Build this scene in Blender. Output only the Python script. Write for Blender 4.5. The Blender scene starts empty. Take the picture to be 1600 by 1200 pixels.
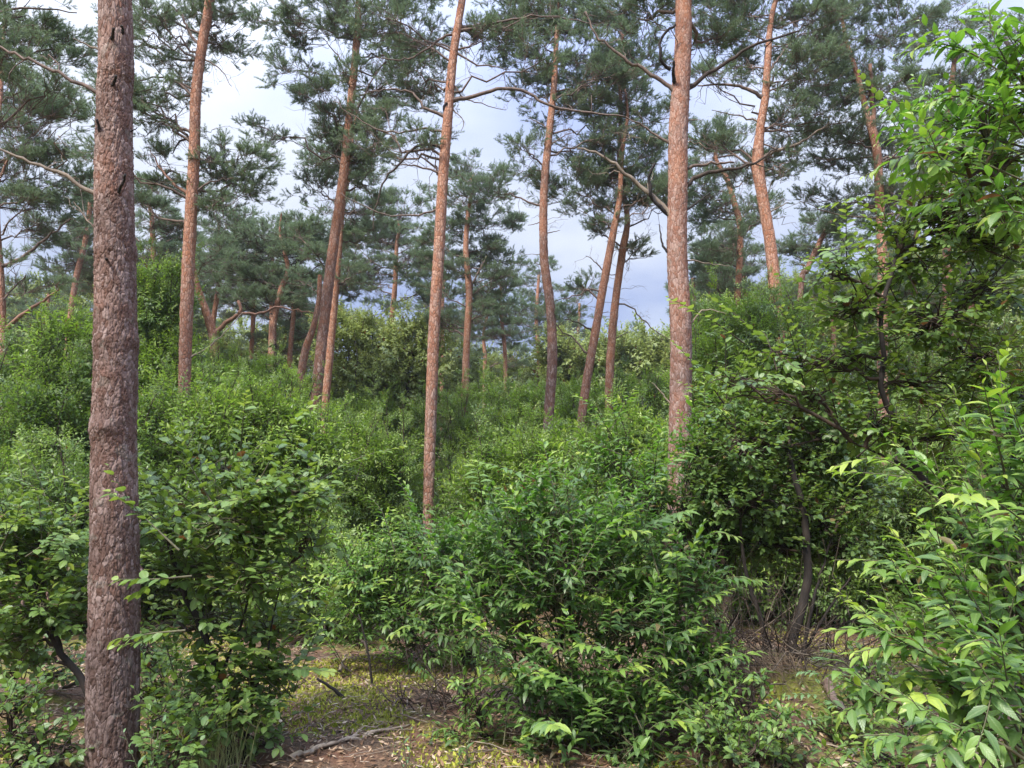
import bpy, math, random
import numpy as np
from mathutils import Vector, Matrix

random.seed(7)
rng = np.random.default_rng(7)
sc = bpy.context.scene
col = sc.collection
R = math.radians

# ------------------------------------------------------------------ camera
F = 1156.0                      # focal length in pixels of the 1600 px wide photograph
PITCH = R(9.0)
CAMZ = 1.6
cd = bpy.data.cameras.new('camera'); cam = bpy.data.objects.new('camera', cd); col.objects.link(cam)
cd.sensor_width = 36.0; cd.lens = 36.0 * F / 1600.0
cam.location = (0, 0, CAMZ); cam.rotation_euler = (R(90) + PITCH, 0, 0)
cd.clip_start = 0.05; cd.clip_end = 2000
sc.camera = cam

# ------------------------------------------------------------------ sky and sun
SUN_EL, SUN_AZ = R(52), R(215)          # azimuth of the light, clockwise from +Y
w = bpy.data.worlds.new("World"); sc.world = w; w.use_nodes = True
nt = w.node_tree; nt.nodes.clear()
def N(t, typ, **kw):
    n = t.nodes.new(typ)
    for k, v in kw.items(): setattr(n, k, v)
    return n
out = N(nt, 'ShaderNodeOutputWorld'); bg = N(nt, 'ShaderNodeBackground')
sky = N(nt, 'ShaderNodeTexSky', sky_type='NISHITA', sun_disc=False, sun_elevation=SUN_EL, sun_rotation=SUN_AZ)
tc = N(nt, 'ShaderNodeTexCoord'); sep = N(nt, 'ShaderNodeSeparateXYZ'); nt.links.new(tc.outputs['Generated'], sep.inputs[0])
def mth(t, op, a, b=None, clamp=False):
    n = N(t, 'ShaderNodeMath', operation=op, use_clamp=clamp)
    for i, v in enumerate((a, b)):
        if v is None: continue
        if isinstance(v, (int, float)): n.inputs[i].default_value = v
        else: t.links.new(v, n.inputs[i])
    return n.outputs[0]
zc = mth(nt, 'MAXIMUM', sep.outputs[2], 0.0)
den = mth(nt, 'ADD', zc, 0.22)
cx = mth(nt, 'DIVIDE', sep.outputs[0], den); cy = mth(nt, 'DIVIDE', sep.outputs[1], den)
cmb = N(nt, 'ShaderNodeCombineXYZ'); nt.links.new(cx, cmb.inputs[0]); nt.links.new(cy, cmb.inputs[1]); cmb.inputs[2].default_value = 3.7
noi = N(nt, 'ShaderNodeTexNoise'); noi.inputs['Scale'].default_value = 1.1; noi.inputs['Detail'].default_value = 5; noi.inputs['Roughness'].default_value = 0.52
nt.links.new(cmb.outputs[0], noi.inputs['Vector'])
rmp = N(nt, 'ShaderNodeValToRGB'); e = rmp.color_ramp.elements
e[0].position = 0.44; e[0].color = (4.3, 5.1, 7.9, 1); e[1].position = 0.62; e[1].color = (7.9, 8.4, 9.7, 1)
nt.links.new(noi.outputs[0], rmp.inputs[0])
gain = mth(nt, 'ADD', 0.272, mth(nt, 'MULTIPLY', mth(nt, 'POWER', zc, 3.5), 1.75))            # an overcast sky is brighter towards the zenith
sc1 = N(nt, 'ShaderNodeVectorMath', operation='SCALE'); nt.links.new(rmp.outputs[0], sc1.inputs[0]); nt.links.new(gain, sc1.inputs['Scale'])
mx = N(nt, 'ShaderNodeMix', data_type='RGBA'); mx.inputs[0].default_value = 0.9
nt.links.new(sky.outputs[0], mx.inputs[6]); nt.links.new(sc1.outputs[0], mx.inputs[7])
nt.links.new(mx.outputs[2], bg.inputs[0]); bg.inputs[1].default_value = 0.1
nt.links.new(bg.outputs[0], out.inputs[0])

sl = bpy.data.lights.new('sun', 'SUN'); so = bpy.data.objects.new('sun', sl); col.objects.link(so)
sl.energy = 2.0; sl.angle = R(10); sl.color = (1.0, 0.95, 0.86)
sd = Vector((math.sin(SUN_AZ) * math.cos(SUN_EL), math.cos(SUN_AZ) * math.cos(SUN_EL), math.sin(SUN_EL)))
so.rotation_euler = sd.to_track_quat('Z', 'Y').to_euler(); so.location = (0, 0, 30)

sc.view_settings.view_transform = 'Standard'; sc.view_settings.look = 'None'
sc.view_settings.exposure = 1.78; sc.view_settings.gamma = 1; sc.view_settings.use_curve_mapping = False
sc.render.engine = 'CYCLES'
cy_ = sc.cycles
cy_.max_bounces = 6; cy_.diffuse_bounces = 4; cy_.glossy_bounces = 2; cy_.transmission_bounces = 4; cy_.transparent_max_bounces = 4
cy_.use_denoising = True; cy_.caustics_reflective = False; cy_.caustics_refractive = False

# ------------------------------------------------------------------ helpers
CP, SP = math.cos(PITCH), math.sin(PITCH)
def P(px, py, d):
    """The point of the place seen at a pixel of the photograph, d metres in front of the camera along the ground."""
    u = (px - 800) / F; v = (600 - py) / F
    y = CP - v * SP; z = SP + v * CP
    return np.array([u / y * d, d, CAMZ + z / y * d])
def pix(p):
    p = np.asarray(p, float); X = p[..., 0]; Y = p[..., 1]; Z = p[..., 2] - CAMZ
    dep = Y * CP + Z * SP; up = -Y * SP + Z * CP
    return np.stack([800 + F * X / np.maximum(dep, .01), 600 - F * up / np.maximum(dep, .01), dep], -1)
def m_px(n, d): return n / F * d

def gz(x, y):
    x = np.asarray(x, float); y = np.asarray(y, float)
    h = (0.05 * np.sin(x * 0.9 + 1.3) * np.cos(y * 0.7 + .4) + 0.03 * np.sin(x * 2.3 + y * 1.7)
         + 0.016 * np.sin(x * 5.1 - y * 3.9 + 1) + 0.010 * np.sin(x * 9.7 + y * 8.3) + 0.12 * np.sin(x * .21 + 2) * np.sin(y * .17 + 1))
    m = 0.30 * np.exp(-(((x - 2.15) / .8) ** 2 + ((y - 6.5) / .7) ** 2))       # low mound under the dark tangle
    return h - 0.06 + m

def tagp(o, label=None, cat=None, group=None, kind=None):
    if label: o['label'] = label
    if cat: o['category'] = cat
    if group: o['group'] = group
    if kind: o['kind'] = kind
    return o
def empty(name, loc, label, cat, group=None):
    o = bpy.data.objects.new(name, None); col.objects.link(o); o.location = Vector(loc); o.empty_display_size = .2
    return tagp(o, label, cat, group)

class Geo:
    def __init__(s): s.v = []; s.f = []; s.n = 0; s.t = []; s.uv = []; s.mi = []
    def add(s, v, faces, t=0.5, uv=None, mi=0):
        """faces: list of int arrays, each (k, 3) or (k, 4)"""
        v = np.asarray(v, float).reshape(-1, 3); k = len(v); s.v.append(v)
        for f in faces:
            f = np.asarray(f, int)
            if len(f): s.f.append(f + s.n); s.mi.append(np.full(len(f), mi))
        s.t.append(np.full(k, t) if np.isscalar(t) else np.asarray(t, float))
        s.uv.append(np.zeros((k, 2)) if uv is None else uv)
        s.n += k
    def mesh(s, name, mats, off=(0, 0, 0), smooth=True):
        me = bpy.data.meshes.new(name)
        if s.n == 0: return me
        v = np.concatenate(s.v) - np.asarray(off, float)
        lens = np.concatenate([np.full(len(f), f.shape[1]) for f in s.f]) if s.f else np.zeros(0, int)
        loops = np.concatenate([f.ravel() for f in s.f]) if s.f else np.zeros(0, int)
        me.vertices.add(len(v)); me.vertices.foreach_set('co', v.astype(np.float32).ravel())
        me.loops.add(len(loops)); me.loops.foreach_set('vertex_index', loops.astype(np.int32))
        me.polygons.add(len(lens)); st = np.concatenate([[0], np.cumsum(lens)[:-1]])
        me.polygons.foreach_set('loop_start', st.astype(np.int32)); me.polygons.foreach_set('loop_total', lens.astype(np.int32))
        me.polygons.foreach_set('material_index', np.concatenate(s.mi).astype(np.int32))
        me.update(calc_edges=True)
        if smooth: me.polygons.foreach_set('use_smooth', np.ones(len(lens), bool))
        a = me.attributes.new('tint', 'FLOAT', 'POINT'); a.data.foreach_set('value', np.concatenate(s.t).astype(np.float32))
        uv = np.concatenate(s.uv)
        if uv.any():
            b = me.attributes.new('luv', 'FLOAT_VECTOR', 'POINT')
            b.data.foreach_set('vector', np.concatenate([uv, np.zeros((len(uv), 1))], 1).astype(np.float32).ravel())
        for m in mats: me.materials.append(m)
        return me
    def build(s, name, mats, parent=None, smooth=True, kind=None):
        off = tuple(parent.location) if parent else (0, 0, 0)
        if parent and parent.parent: off = tuple(Vector(off) + parent.parent.location)
        o = bpy.data.objects.new(name, s.mesh(name, mats if isinstance(mats, list) else [mats], off, smooth)); col.objects.link(o)
        if parent: o.parent = parent
        if kind: o['kind'] = kind
        return o

def nrm(v): v = np.asarray(v, float); return v / (np.linalg.norm(v, axis=-1, keepdims=True) + 1e-9)
def smooth_path(pts, n):
    """Catmull-Rom through pts (k, m) -> n rows"""
    p = np.asarray(pts, float)
    if len(p) == 2:
        t = np.linspace(0, 1, n)[:, None]; return p[0] * (1 - t) + p[1] * t
    q = np.vstack([2 * p[0] - p[1], p, 2 * p[-1] - p[-2]])
    seg = np.linalg.norm(np.diff(p[:, :3], axis=0), axis=1); cum = np.concatenate([[0], np.cumsum(seg)]); cum /= cum[-1]
    out = []
    for s in np.linspace(0, 1, n):
        i = min(np.searchsorted(cum, s, side='right') - 1, len(p) - 2); t = (s - cum[i]) / max(cum[i + 1] - cum[i], 1e-9)
        a, b, c, d = q[i], q[i + 1], q[i + 2], q[i + 3]
        out.append(.5 * ((2 * b) + (-a + c) * t + (2 * a - 5 * b + 4 * c - d) * t * t + (-a + 3 * b - 3 * c + d) * t ** 3))
    return np.array(out)
def tube(g, path, rad, sides=5, t=0.5, cap=True, disp=None):
    path = np.asarray(path, float); n = len(path); rad = np.broadcast_to(np.asarray(rad, float), (n,))
    tan = nrm(np.gradient(path, axis=0))
    ref = np.array([0, 0, 1.]) if abs(tan[0][2]) < .9 else np.array([1., 0, 0])
    a = np.empty((n, 3)); u = nrm(np.cross(tan[0], ref)); a[0] = u
    for i in range(1, n):
        u = u - tan[i] * (u @ tan[i]); u = u / (np.linalg.norm(u) + 1e-9); a[i] = u
    b = np.cross(tan, a)
    th = np.linspace(0, 2 * math.pi, sides, endpoint=False)
    rr = rad[:, None] * np.ones(sides) if disp is None else rad[:, None] + disp
    v = path[:, None] + rr[..., None] * (a[:, None] * np.cos(th)[None, :, None] + b[:, None] * np.sin(th)[None, :, None])
    i = np.arange(n - 1)[:, None] * sides; j = np.arange(sides)[None]; jn = (j + 1) % sides
    f = np.stack([i + j, i + jn, i + sides + jn, i + sides + j], -1).reshape(-1, 4)
    fs = [f]; vv = v.reshape(-1, 3)
    if cap and rad[-1] > .004:
        vv = np.vstack([vv, path[-1]]); k = len(vv) - 1; o = (n - 1) * sides
        fs.append(np.array([[o + q, o + (q + 1) % sides, k] for q in range(sides)]))
    g.add(vv, fs, t)

def rnd(a, b): return random.uniform(a, b)
def branchy(a, b, sag=0.0, wig=0.08, n=6):
    """a crooked path from a to b"""
    a = np.asarray(a, float); b = np.asarray(b, float); L = np.linalg.norm(b - a); t = np.linspace(0, 1, n)[:, None]
    p = a * (1 - t) + b * t
    j = rng.normal(0, wig * L * .5, (n, 3)); j[0] = 0; j[-1] = 0
    p = p + j * np.sin(t * math.pi) ; p[:, 2] += -sag * L * np.sin(t[:, 0] * math.pi)
    return p

# ------------------------------------------------------------------ materials
def newmat(name):
    m = bpy.data.materials.new(name); m.use_nodes = True; t = m.node_tree
    return m, t, t.nodes['Principled BSDF'], t.nodes['Material Output']
def ramp(t, fac, stops):
    r = N(t, 'ShaderNodeValToRGB'); el = r.color_ramp.elements
    while len(el) < len(stops): el.new(0.5)
    for q, (p, c) in zip(el, stops): q.position = p; q.color = (*c, 1)
    t.links.new(fac, r.inputs[0]); return r.outputs[0]
def mixc(t, fac, a, b, mode='MIX'):
    n = N(t, 'ShaderNodeMix', data_type='RGBA', blend_type=mode)
    for i, v in ((0, fac), (6, a), (7, b)):
        if isinstance(v, (int, float)): n.inputs[i].default_value = v
        elif isinstance(v, tuple): n.inputs[i].default_value = (*v, 1)
        else: t.links.new(v, n.inputs[i])
    return n.outputs[2]
def noise(t, vec, scale, detail=3, rough=.55):
    n = N(t, 'ShaderNodeTexNoise'); n.inputs['Scale'].default_value = scale; n.inputs['Detail'].default_value = detail; n.inputs['Roughness'].default_value = rough
    if vec is not None: t.links.new(vec, n.inputs['Vector'])
    return n.outputs[0]
def mapping(t, vec, scale):
    n = N(t, 'ShaderNodeMapping'); n.inputs['Scale'].default_value = scale; t.links.new(vec, n.inputs[0]); return n.outputs[0]

def leaf_mat(name, stops, back=(.13, .2, .08), trans=.34, tcol=(.30, .52, .06), rough=.36, spec=.5, veins=False, randamp=.3):
    m, t, b, o = newmat(name)
    at = N(t, 'ShaderNodeAttribute', attribute_name='tint'); oi = N(t, 'ShaderNodeObjectInfo')
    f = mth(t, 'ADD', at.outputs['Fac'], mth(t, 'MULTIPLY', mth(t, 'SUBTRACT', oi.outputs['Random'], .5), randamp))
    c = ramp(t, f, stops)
    if veins:
        uv = N(t, 'ShaderNodeAttribute', attribute_name='luv'); s = N(t, 'ShaderNodeSeparateXYZ'); t.links.new(uv.outputs['Vector'], s.inputs[0])
        av = mth(t, 'ABSOLUTE', s.outputs[1])
        mid = mth(t, 'SUBTRACT', 1.0, mth(t, 'MULTIPLY', av, 9.0), True)
        ph = mth(t, 'SUBTRACT', mth(t, 'MULTIPLY', s.outputs[0], 62.0), mth(t, 'MULTIPLY', av, 26.0))
        sv = mth(t, 'POWER', mth(t, 'ADD', mth(t, 'MULTIPLY', mth(t, 'SINE', ph), .5), .5), 6.0)
        c = mixc(t, mth(t, 'MULTIPLY', mid, .45), c, (.28, .38, .12))
        c = mixc(t, mth(t, 'MULTIPLY', sv, .12), c, (.2, .3, .1))
        bu = N(t, 'ShaderNodeBump'); bu.inputs['Strength'].default_value = .25; bu.inputs['Distance'].default_value = .002
        t.links.new(mth(t, 'SUBTRACT', 1.0, mth(t, 'ADD', sv, mid)), bu.inputs['Height']); t.links.new(bu.outputs[0], b.inputs['Normal'])
    brown = mth(t, 'GREATER_THAN', at.outputs['Fac'], 1.5)
    c = mixc(t, brown, c, (.22, .09, .035))
    ge = N(t, 'ShaderNodeNewGeometry')
    cb = mixc(t, mth(t, 'MULTIPLY', ge.outputs['Backfacing'], .45), c, back)
    t.links.new(cb, b.inputs['Base Color']); b.inputs['Roughness'].default_value = rough; b.inputs['Specular IOR Level'].default_value = spec
    tr = N(t, 'ShaderNodeBsdfTranslucent'); tcn = mixc(t, .55, c, tcol); tcn = mixc(t, brown, tcn, (.2, .09, .03)); t.links.new(tcn, tr.inputs[0])
    ms = N(t, 'ShaderNodeMixShader'); ms.inputs[0].default_value = trans
    t.links.new(b.outputs[0], ms.inputs[1]); t.links.new(tr.outputs[0], ms.inputs[2]); t.links.new(ms.outputs[0], o.inputs[0])
    return m
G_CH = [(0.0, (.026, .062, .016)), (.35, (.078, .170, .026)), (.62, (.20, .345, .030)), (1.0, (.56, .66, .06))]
G_CH2 = [(0.0, (.060, .105, .024)), (.4, (.165, .255, .044)), (.75, (.29, .40, .060)), (1.0, (.48, .58, .10))]
G_RD = [(0.0, (.026, .064, .014)), (.4, (.080, .170, .024)), (.8, (.19, .31, .034)), (1.0, (.38, .47, .07))]
G_OAK = [(0.0, (.17, .21, .055)), (.5, (.35, .41, .11)), (1.0, (.52, .56, .22))]
M_cherry = leaf_mat('cherry_leaf', G_CH, veins=True, tcol=(.20, .50, .03))
M_cherry_far = leaf_mat('cherry_leaf_far', G_CH2, rough=.42, trans=.42)
M_round = leaf_mat('buckthorn_leaf', G_RD, veins=True, tcol=(.34, .48, .05))
M_round_far = leaf_mat('buckthorn_leaf_far', G_RD, tcol=(.34, .48, .05))
M_oak = leaf_mat('oak_leaf', G_OAK, rough=.5, tcol=(.42, .5, .12))
M_pale = leaf_mat('seedling_leaf', [(0, (.05, .15, .06)), (.5, (.12, .28, .12)), (1, (.26, .44, .2))], veins=True, tcol=(.3, .5, .2))
M_needle = leaf_mat('pine_needle', [(0.0, (.095, .140, .075)), (.5, (.19, .27, .145)), (1.0, (.34, .44, .25))], back=(.13, .19, .12), trans=.4, tcol=(.24, .34, .14), rough=.45, spec=.4)

def bark_pine(name, near):
    m, t, b, o = newmat(name)
    tcn = N(t, 'ShaderNodeTexCoord'); at = N(t, 'ShaderNodeAttribute', attribute_name='tint')
    wa = N(t, 'ShaderNodeAttribute', attribute_name='warm', attribute_type='OBJECT')
    v1 = mapping(t, tcn.outputs['Object'], (1, 1, .42) if near else (1, 1, .5))
    wob = N(t, 'ShaderNodeTexNoise'); wob.inputs['Scale'].default_value = 14; wob.inputs['Detail'].default_value = 2; t.links.new(v1, wob.inputs['Vector'])
    ad = N(t, 'ShaderNodeVectorMath', operation='MULTIPLY_ADD'); t.links.new(wob.outputs[1], ad.inputs[0]); ad.inputs[1].default_value = (.035, .035, .05); t.links.new(v1, ad.inputs[2])
    v1 = ad.outputs[0]
    vo = N(t, 'ShaderNodeTexVoronoi', feature='DISTANCE_TO_EDGE'); vo.inputs['Scale'].default_value = 42 if near else 24; t.links.new(v1, vo.inputs['Vector'])
    vc = N(t, 'ShaderNodeTexVoronoi', feature='F1'); vc.inputs['Scale'].default_value = 42 if near else 24; t.links.new(v1, vc.inputs['Vector'])
    sp = N(t, 'ShaderNodeSeparateColor'); t.links.new(vc.outputs['Color'], sp.inputs[0])
    big = noise(t, tcn.outputs['Object'], 2.2, 3); fine = noise(t, v1, 120, 3)
    # warm: 0 grey brown foot bark ... 1 orange flaky upper bark
    wv = mth(t, 'ADD', mth(t, 'ADD', wa.outputs['Fac'], mth(t, 'MULTIPLY', mth(t, 'SUBTRACT', big, .5), 1.1)), mth(t, 'MULTIPLY', mth(t, 'SUBTRACT', at.outputs['Fac'], .33), 1.0), True)
    base = ramp(t, wv, [(0.0, (.075, .045, .036)), (.35, (.160, .088, .066)), (.7, (.30, .140, .090)), (1.0, (.40, .175, .098))])
    lite = ramp(t, wv, [(0.0, (.22, .165, .15)), (.5, (.42, .31, .27)), (1.0, (.54, .33, .24))])
    c = mixc(t, mth(t, 'MULTIPLY', mth(t, 'POWER', sp.outputs[0], 1.6), .85), base, lite)
    c = mixc(t, mth(t, 'MULTIPLY', mth(t, 'SUBTRACT', fine, .35, True), .8), c, (.06, .035, .028))
    cr = mth(t, 'SUBTRACT', 1.0, mth(t, 'MULTIPLY', vo.outputs['Distance'], 14.0 if near else 9.0), True)
    c = mixc(t, mth(t, 'MULTIPLY', cr, .55), c, (.045, .026, .02))
    lich = mth(t, 'MULTIPLY', mth(t, 'GREATER_THAN', noise(t, tcn.outputs['Object'], 9, 4), .64), .25)
    c = mixc(t, lich, c, (.22, .22, .18))
    t.links.new(c, b.inputs['Base Color']); b.inputs['Roughness'].default_value = .85; b.inputs['Specular IOR Level'].default_value = .25
    h = mth(t, 'ADD', mth(t, 'MULTIPLY', mth(t, 'MINIMUM', mth(t, 'MULTIPLY', vo.outputs['Distance'], 6.0), 1.0), .6), mth(t, 'ADD', mth(t, 'MULTIPLY', sp.outputs[1], .5), mth(t, 'MULTIPLY', fine, .3)))
    bu = N(t, 'ShaderNodeBump'); bu.inputs['Strength'].default_value = .9; bu.inputs['Distance'].default_value = .006 if near else .012
    t.links.new(h, bu.inputs['Height']); t.links.new(bu.outputs[0], b.inputs['Normal'])
    return m
M_bark_near = bark_pine('pine_bark_flaky', True)
M_bark = bark_pine('pine_bark', False)
def wood(name, c1, c2, sc_=18, rough=.85):
    m, t, b, o = newmat(name); tcn = N(t, 'ShaderNodeTexCoord')
    f = noise(t, mapping(t, tcn.outputs['Object'], (1, 1, .4)), sc_, 4)
    c = ramp(t, f, [(.3, c1), (.7, c2)]); t.links.new(c, b.inputs['Base Color']); b.inputs['Roughness'].default_value = rough
    bu = N(t, 'ShaderNodeBump'); bu.inputs['Strength'].default_value = .6; bu.inputs['Distance'].default_value = .004
    t.links.new(noise(t, tcn.outputs['Object'], sc_ * 5, 3), bu.inputs['Height']); t.links.new(bu.outputs[0], b.inputs['Normal'])
    return m
M_limb = wood('pine_limb_bark', (.075, .052, .042), (.20, .138, .108))
M_limb_red = wood('pine_limb_bark_red', (.15, .075, .05), (.28, .15, .10))
M_dead = wood('dead_wood_grey', (.095, .070, .050), (.26, .205, .155))
M_black = wood('dead_stub_black', (.010, .008, .008), (.035, .026, .022))
M_stem = wood('shrub_stem_bark', (.020, .013, .009), (.070, .044, .028))
M_dark = wood('wet_black_bark', (.012, .009, .008), (.036, .026, .020))
M_twig = wood('green_twig', (.06, .055, .03), (.13, .12, .06))
M_palewood = wood('bleached_wood', (.20, .145, .10), (.42, .34, .26))
M_straw = wood('dry_grass', (.09, .06, .035), (.24, .17, .11))

# ------------------------------------------------------------------ leaf shapes
def leaf_shape(L, Wd, arch=.28, fold=.22, rows=(.16, .42, .72), prof=(.62, 1.0, .66)):
    v = [(0, 0, 0)]; uv = [(0, 0)]
    for s, q in zip(rows, prof):
        zc_ = -arch * L * s * s + .10 * L * s; hw = Wd * L * .5 * q
        v += [(s * L, -hw, zc_ + fold * hw), (s * L, 0, zc_), (s * L, hw, zc_ + fold * hw)]; uv += [(s, -q * .5), (s, 0), (s, q * .5)]
    v.append((L, 0, -arch * L + .10 * L)); uv.append((1, 0))
    n = len(v) - 1; k = len(rows)
    tri = [(0, 2, 1), (0, 3, 2)]; quad = []
    for r in range(k - 1):
        a = 1 + 3 * r; quad += [(a, a + 1, a + 4, a + 3), (a + 1, a + 2, a + 5, a + 4)]
    a = 1 + 3 * (k - 1); tri += [(a, a + 1, n), (a + 1, a + 2, n)]
    # petiole
    b0 = len(v); pw = .012 * L
    v += [(-.12 * L, -pw, .0), (-.12 * L, pw, .0), (.02 * L, pw, 0), (.02 * L, -pw, 0)]; uv += [(0, 0)] * 4
    quad.append((b0, b0 + 3, b0 + 2, b0 + 1))
    return np.array(v, float), np.array(tri), np.array(quad), np.array(uv, float) + 1e-4
def leaf_low(Wd=.4, arch=.25, fold=.2):
    hw = Wd / 2
    v = np.array([(0, 0, 0), (.4, -hw, .04 + fold * hw), (.45, 0, .02), (.4, hw, .04 + fold * hw), (1, 0, -arch)], float)
    return v, np.array([(0, 2, 1), (1, 2, 4), (0, 3, 2), (2, 3, 4)])
CH = [leaf_shape(1, .36, .34, .25), leaf_shape(1, .40, .18, .35), leaf_shape(1, .38, .55, .12), leaf_shape(1, .33, .40, .4)]
RD = [leaf_shape(1, .66, .20, .18, prof=(.7, 1, .78)), leaf_shape(1, .70, .30, .1, prof=(.72, 1, .8)), leaf_shape(1, .6, .1, .25, prof=(.7, 1, .8))]

def shoot(base, T, L, n, leafL, up=(0, 0, 1), curl=.25, tip=.35, t0=.25, jit=1.0, spiral=True):
    """A leafy twig. Returns the twig path and, for each leaf, origin, direction, normal, length and tint."""
    T = nrm(T); up = np.asarray(up, float); S = nrm(np.cross(T, up) + 1e-4); Nn = np.cross(S, T)
    s = np.linspace(0, 1, 5)[:, None]
    path = base + T * (s * L) + np.array([0, 0, 1.]) * (curl * L * s ** 2 * .5 - .12 * L * s * (1 - s))
    q = np.linspace(.12, 1, n); pos = base + T * (q[:, None] * L) + np.array([0, 0, 1.]) * (curl * L * q[:, None] ** 2 * .5 - .12 * L * q[:, None] * (1 - q[:, None]))
    k = np.arange(n)
    if spiral: phi = k * 2.4 + rng.uniform(0, 6.28)
    else: phi = (k % 2) * math.pi + rng.normal(0, .25 * jit, n)
    rad = np.cos(phi)[:, None] * S + np.sin(phi)[:, None] * Nn
    el = (.45 + .55 * q)[:, None] + rng.normal(0, .14 * jit, (n, 1))
    d = nrm(rad * np.cos(el) + T * np.sin(el) + np.array([0, 0, -.12]) + rng.normal(0, .09 * jit, (n, 3)))
    nv = np.array([0, 0, .95]) + T * .35 + rng.normal(0, .26 * jit, (n, 3))
    nv = nrm(nv - d * np.sum(nv * d, 1, keepdims=True))
    ll = leafL * (1.0 - .55 * np.clip((q - .75) / .25, 0, 1) ** 1.5) * rng.uniform(.72, 1.12, n) * (.75 + .25 * np.minimum(1, q * 4))
    tt = t0 + rng.normal(0, .09, n) + tip * np.clip((q - .45) / .55, 0, 1) ** 1.3
    return path, pos, d, nv, ll, tt

def inst_shoot_geo(kind, leafL, mat_leaf, nsh=4, seedv=0):
    """Bough of a few shoots round the +X axis, as a source for instanced foliage."""
    g = Geo(); W_ = {'cherry': .38, 'round': .62, 'oak': .55}[kind]
    for k in range(nsh):
        az = rnd(-1.0, 1.0) if k else 0; elv = rnd(-.15, .55)
        T = np.array([math.cos(az) * math.cos(elv), math.sin(az) * math.cos(elv), math.sin(elv)])
        base = np.array([rnd(0, .12), rnd(-.05, .05), rnd(-.04, .05)]) * 1.0
        n = random.randint(10, 14)
        path, pos, d, nv, ll, tt = shoot(base, T, leafL * rnd(3.2, 4.8), n, leafL, t0=rnd(.26, .56), spiral=random.random() < .6)
        tube(g, path[[0, 2, 4]], [.004, .003, .0015], 3, t=.3, cap=False)
        g.mi[-1][:] = 1
        b = np.cross(nv, d); lv, lf = leaf_low(W_, rnd(.1, .35), rnd(.1, .35))
        V = pos[:, None] + ll[:, None, None] * (lv[None, :, 0, None] * d[:, None] + lv[None, :, 1, None] * b[:, None] + lv[None, :, 2, None] * nv[:, None])
        fi = (np.arange(n)[:, None, None] * 5 + lf[None]).reshape(-1, 3)
        if random.random() < .2: tt[random.randrange(n)] = 2.0
        g.add(V.reshape(-1, 3), [fi], np.repeat(tt, 5))
    return g
def needle_geo(dense=1.0):
    """A pine spray: a forked twig along +X whose last shoots bristle with needles."""
    g = Geo(); tips = [(np.zeros(3), np.array([.36, 0, .06]))]
    for k in range(7):
        x = rnd(.05, .28); a = rnd(.4, 1.1) * (1 if k % 2 else -1)
        tips.append((np.array([x, 0, x * .16]), np.array([x + .16 * math.cos(a), .16 * math.sin(a) * rnd(.7, 1.2), x * .16 + rnd(.0, .09)])))
    V = []; Fc = []; TT = []
    for a, b in tips:
        d = nrm(b - a); L = np.linalg.norm(b - a); c0 = max(0, L - .13)
        tube(g, [a, b], [.0035, .002], 3, t=.3, cap=False); g.mi[-1][:] = 1
        m = int(46 * dense)
        q = rng.uniform(c0, L, m)[:, None]; o = a + d * q
        r = nrm(rng.normal(0, 1, (m, 3))); r = nrm(r - d * (r @ d)[:, None])
        dir_ = nrm(r * rng.uniform(.5, 1.0, (m, 1)) + d * rng.uniform(.35, 1.0, (m, 1)) + np.array([0, 0, .18]))
        ln = rng.uniform(.04, .062, (m, 1)); sw = nrm(np.cross(dir_, rng.normal(0, 1, (m, 3)))) * .0029
        v = np.stack([o - sw, o + sw, o + dir_ * ln], 1).reshape(-1, 3)
        tt = rng.uniform(.2, .8, m)
        g.add(v, [np.arange(3 * m).reshape(-1, 3)], np.repeat(tt, 3))
    return g

# ------------------------------------------------------------------ instanced foliage (kind stuff)
def make_scatter(name, geos, mats):
    ng = bpy.data.node_groups.new(name, 'GeometryNodeTree')
    ng.interface.new_socket('Geometry', in_out='INPUT', socket_type='NodeSocketGeometry')
    ng.interface.new_socket('Geometry', in_out='OUTPUT', socket_type='NodeSocketGeometry')
    gi = N(ng, 'NodeGroupInput'); go = N(ng, 'NodeGroupOutput'); jn = N(ng, 'GeometryNodeJoinGeometry'); iop = N(ng, 'GeometryNodeInstanceOnPoints')
    for i, g in enumerate(geos):
        me = g.mesh(name + '_source', mats, smooth=False); o = bpy.data.objects.new(name + '_source', me)
        oi = N(ng, 'GeometryNodeObjectInfo', transform_space='ORIGINAL'); oi.inputs['Object'].default_value = o
        ti = N(ng, 'GeometryNodeGeometryToInstance'); ng.links.new(oi.outputs['Geometry'], ti.inputs[0]); ng.links.new(ti.outputs[0], jn.inputs[0])
    def na(nm, ty):
        n = N(ng, 'GeometryNodeInputNamedAttribute', data_type=ty); n.inputs[0].default_value = nm
        return [s for s in n.outputs if s.enabled][0]
    ng.links.new(gi.outputs[0], iop.inputs['Points']); ng.links.new(jn.outputs[0], iop.inputs['Instance'])
    iop.inputs['Pick Instance'].default_value = True
    ng.links.new(na('pick', 'INT'), iop.inputs['Instance Index'])
    ng.links.new(na('rot', 'FLOAT_VECTOR'), iop.inputs['Rotation']); ng.links.new(na('scl', 'FLOAT'), iop.inputs['Scale'])
    ng.links.new(iop.outputs[0], go.inputs[0])
    return ng, len(geos)
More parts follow.
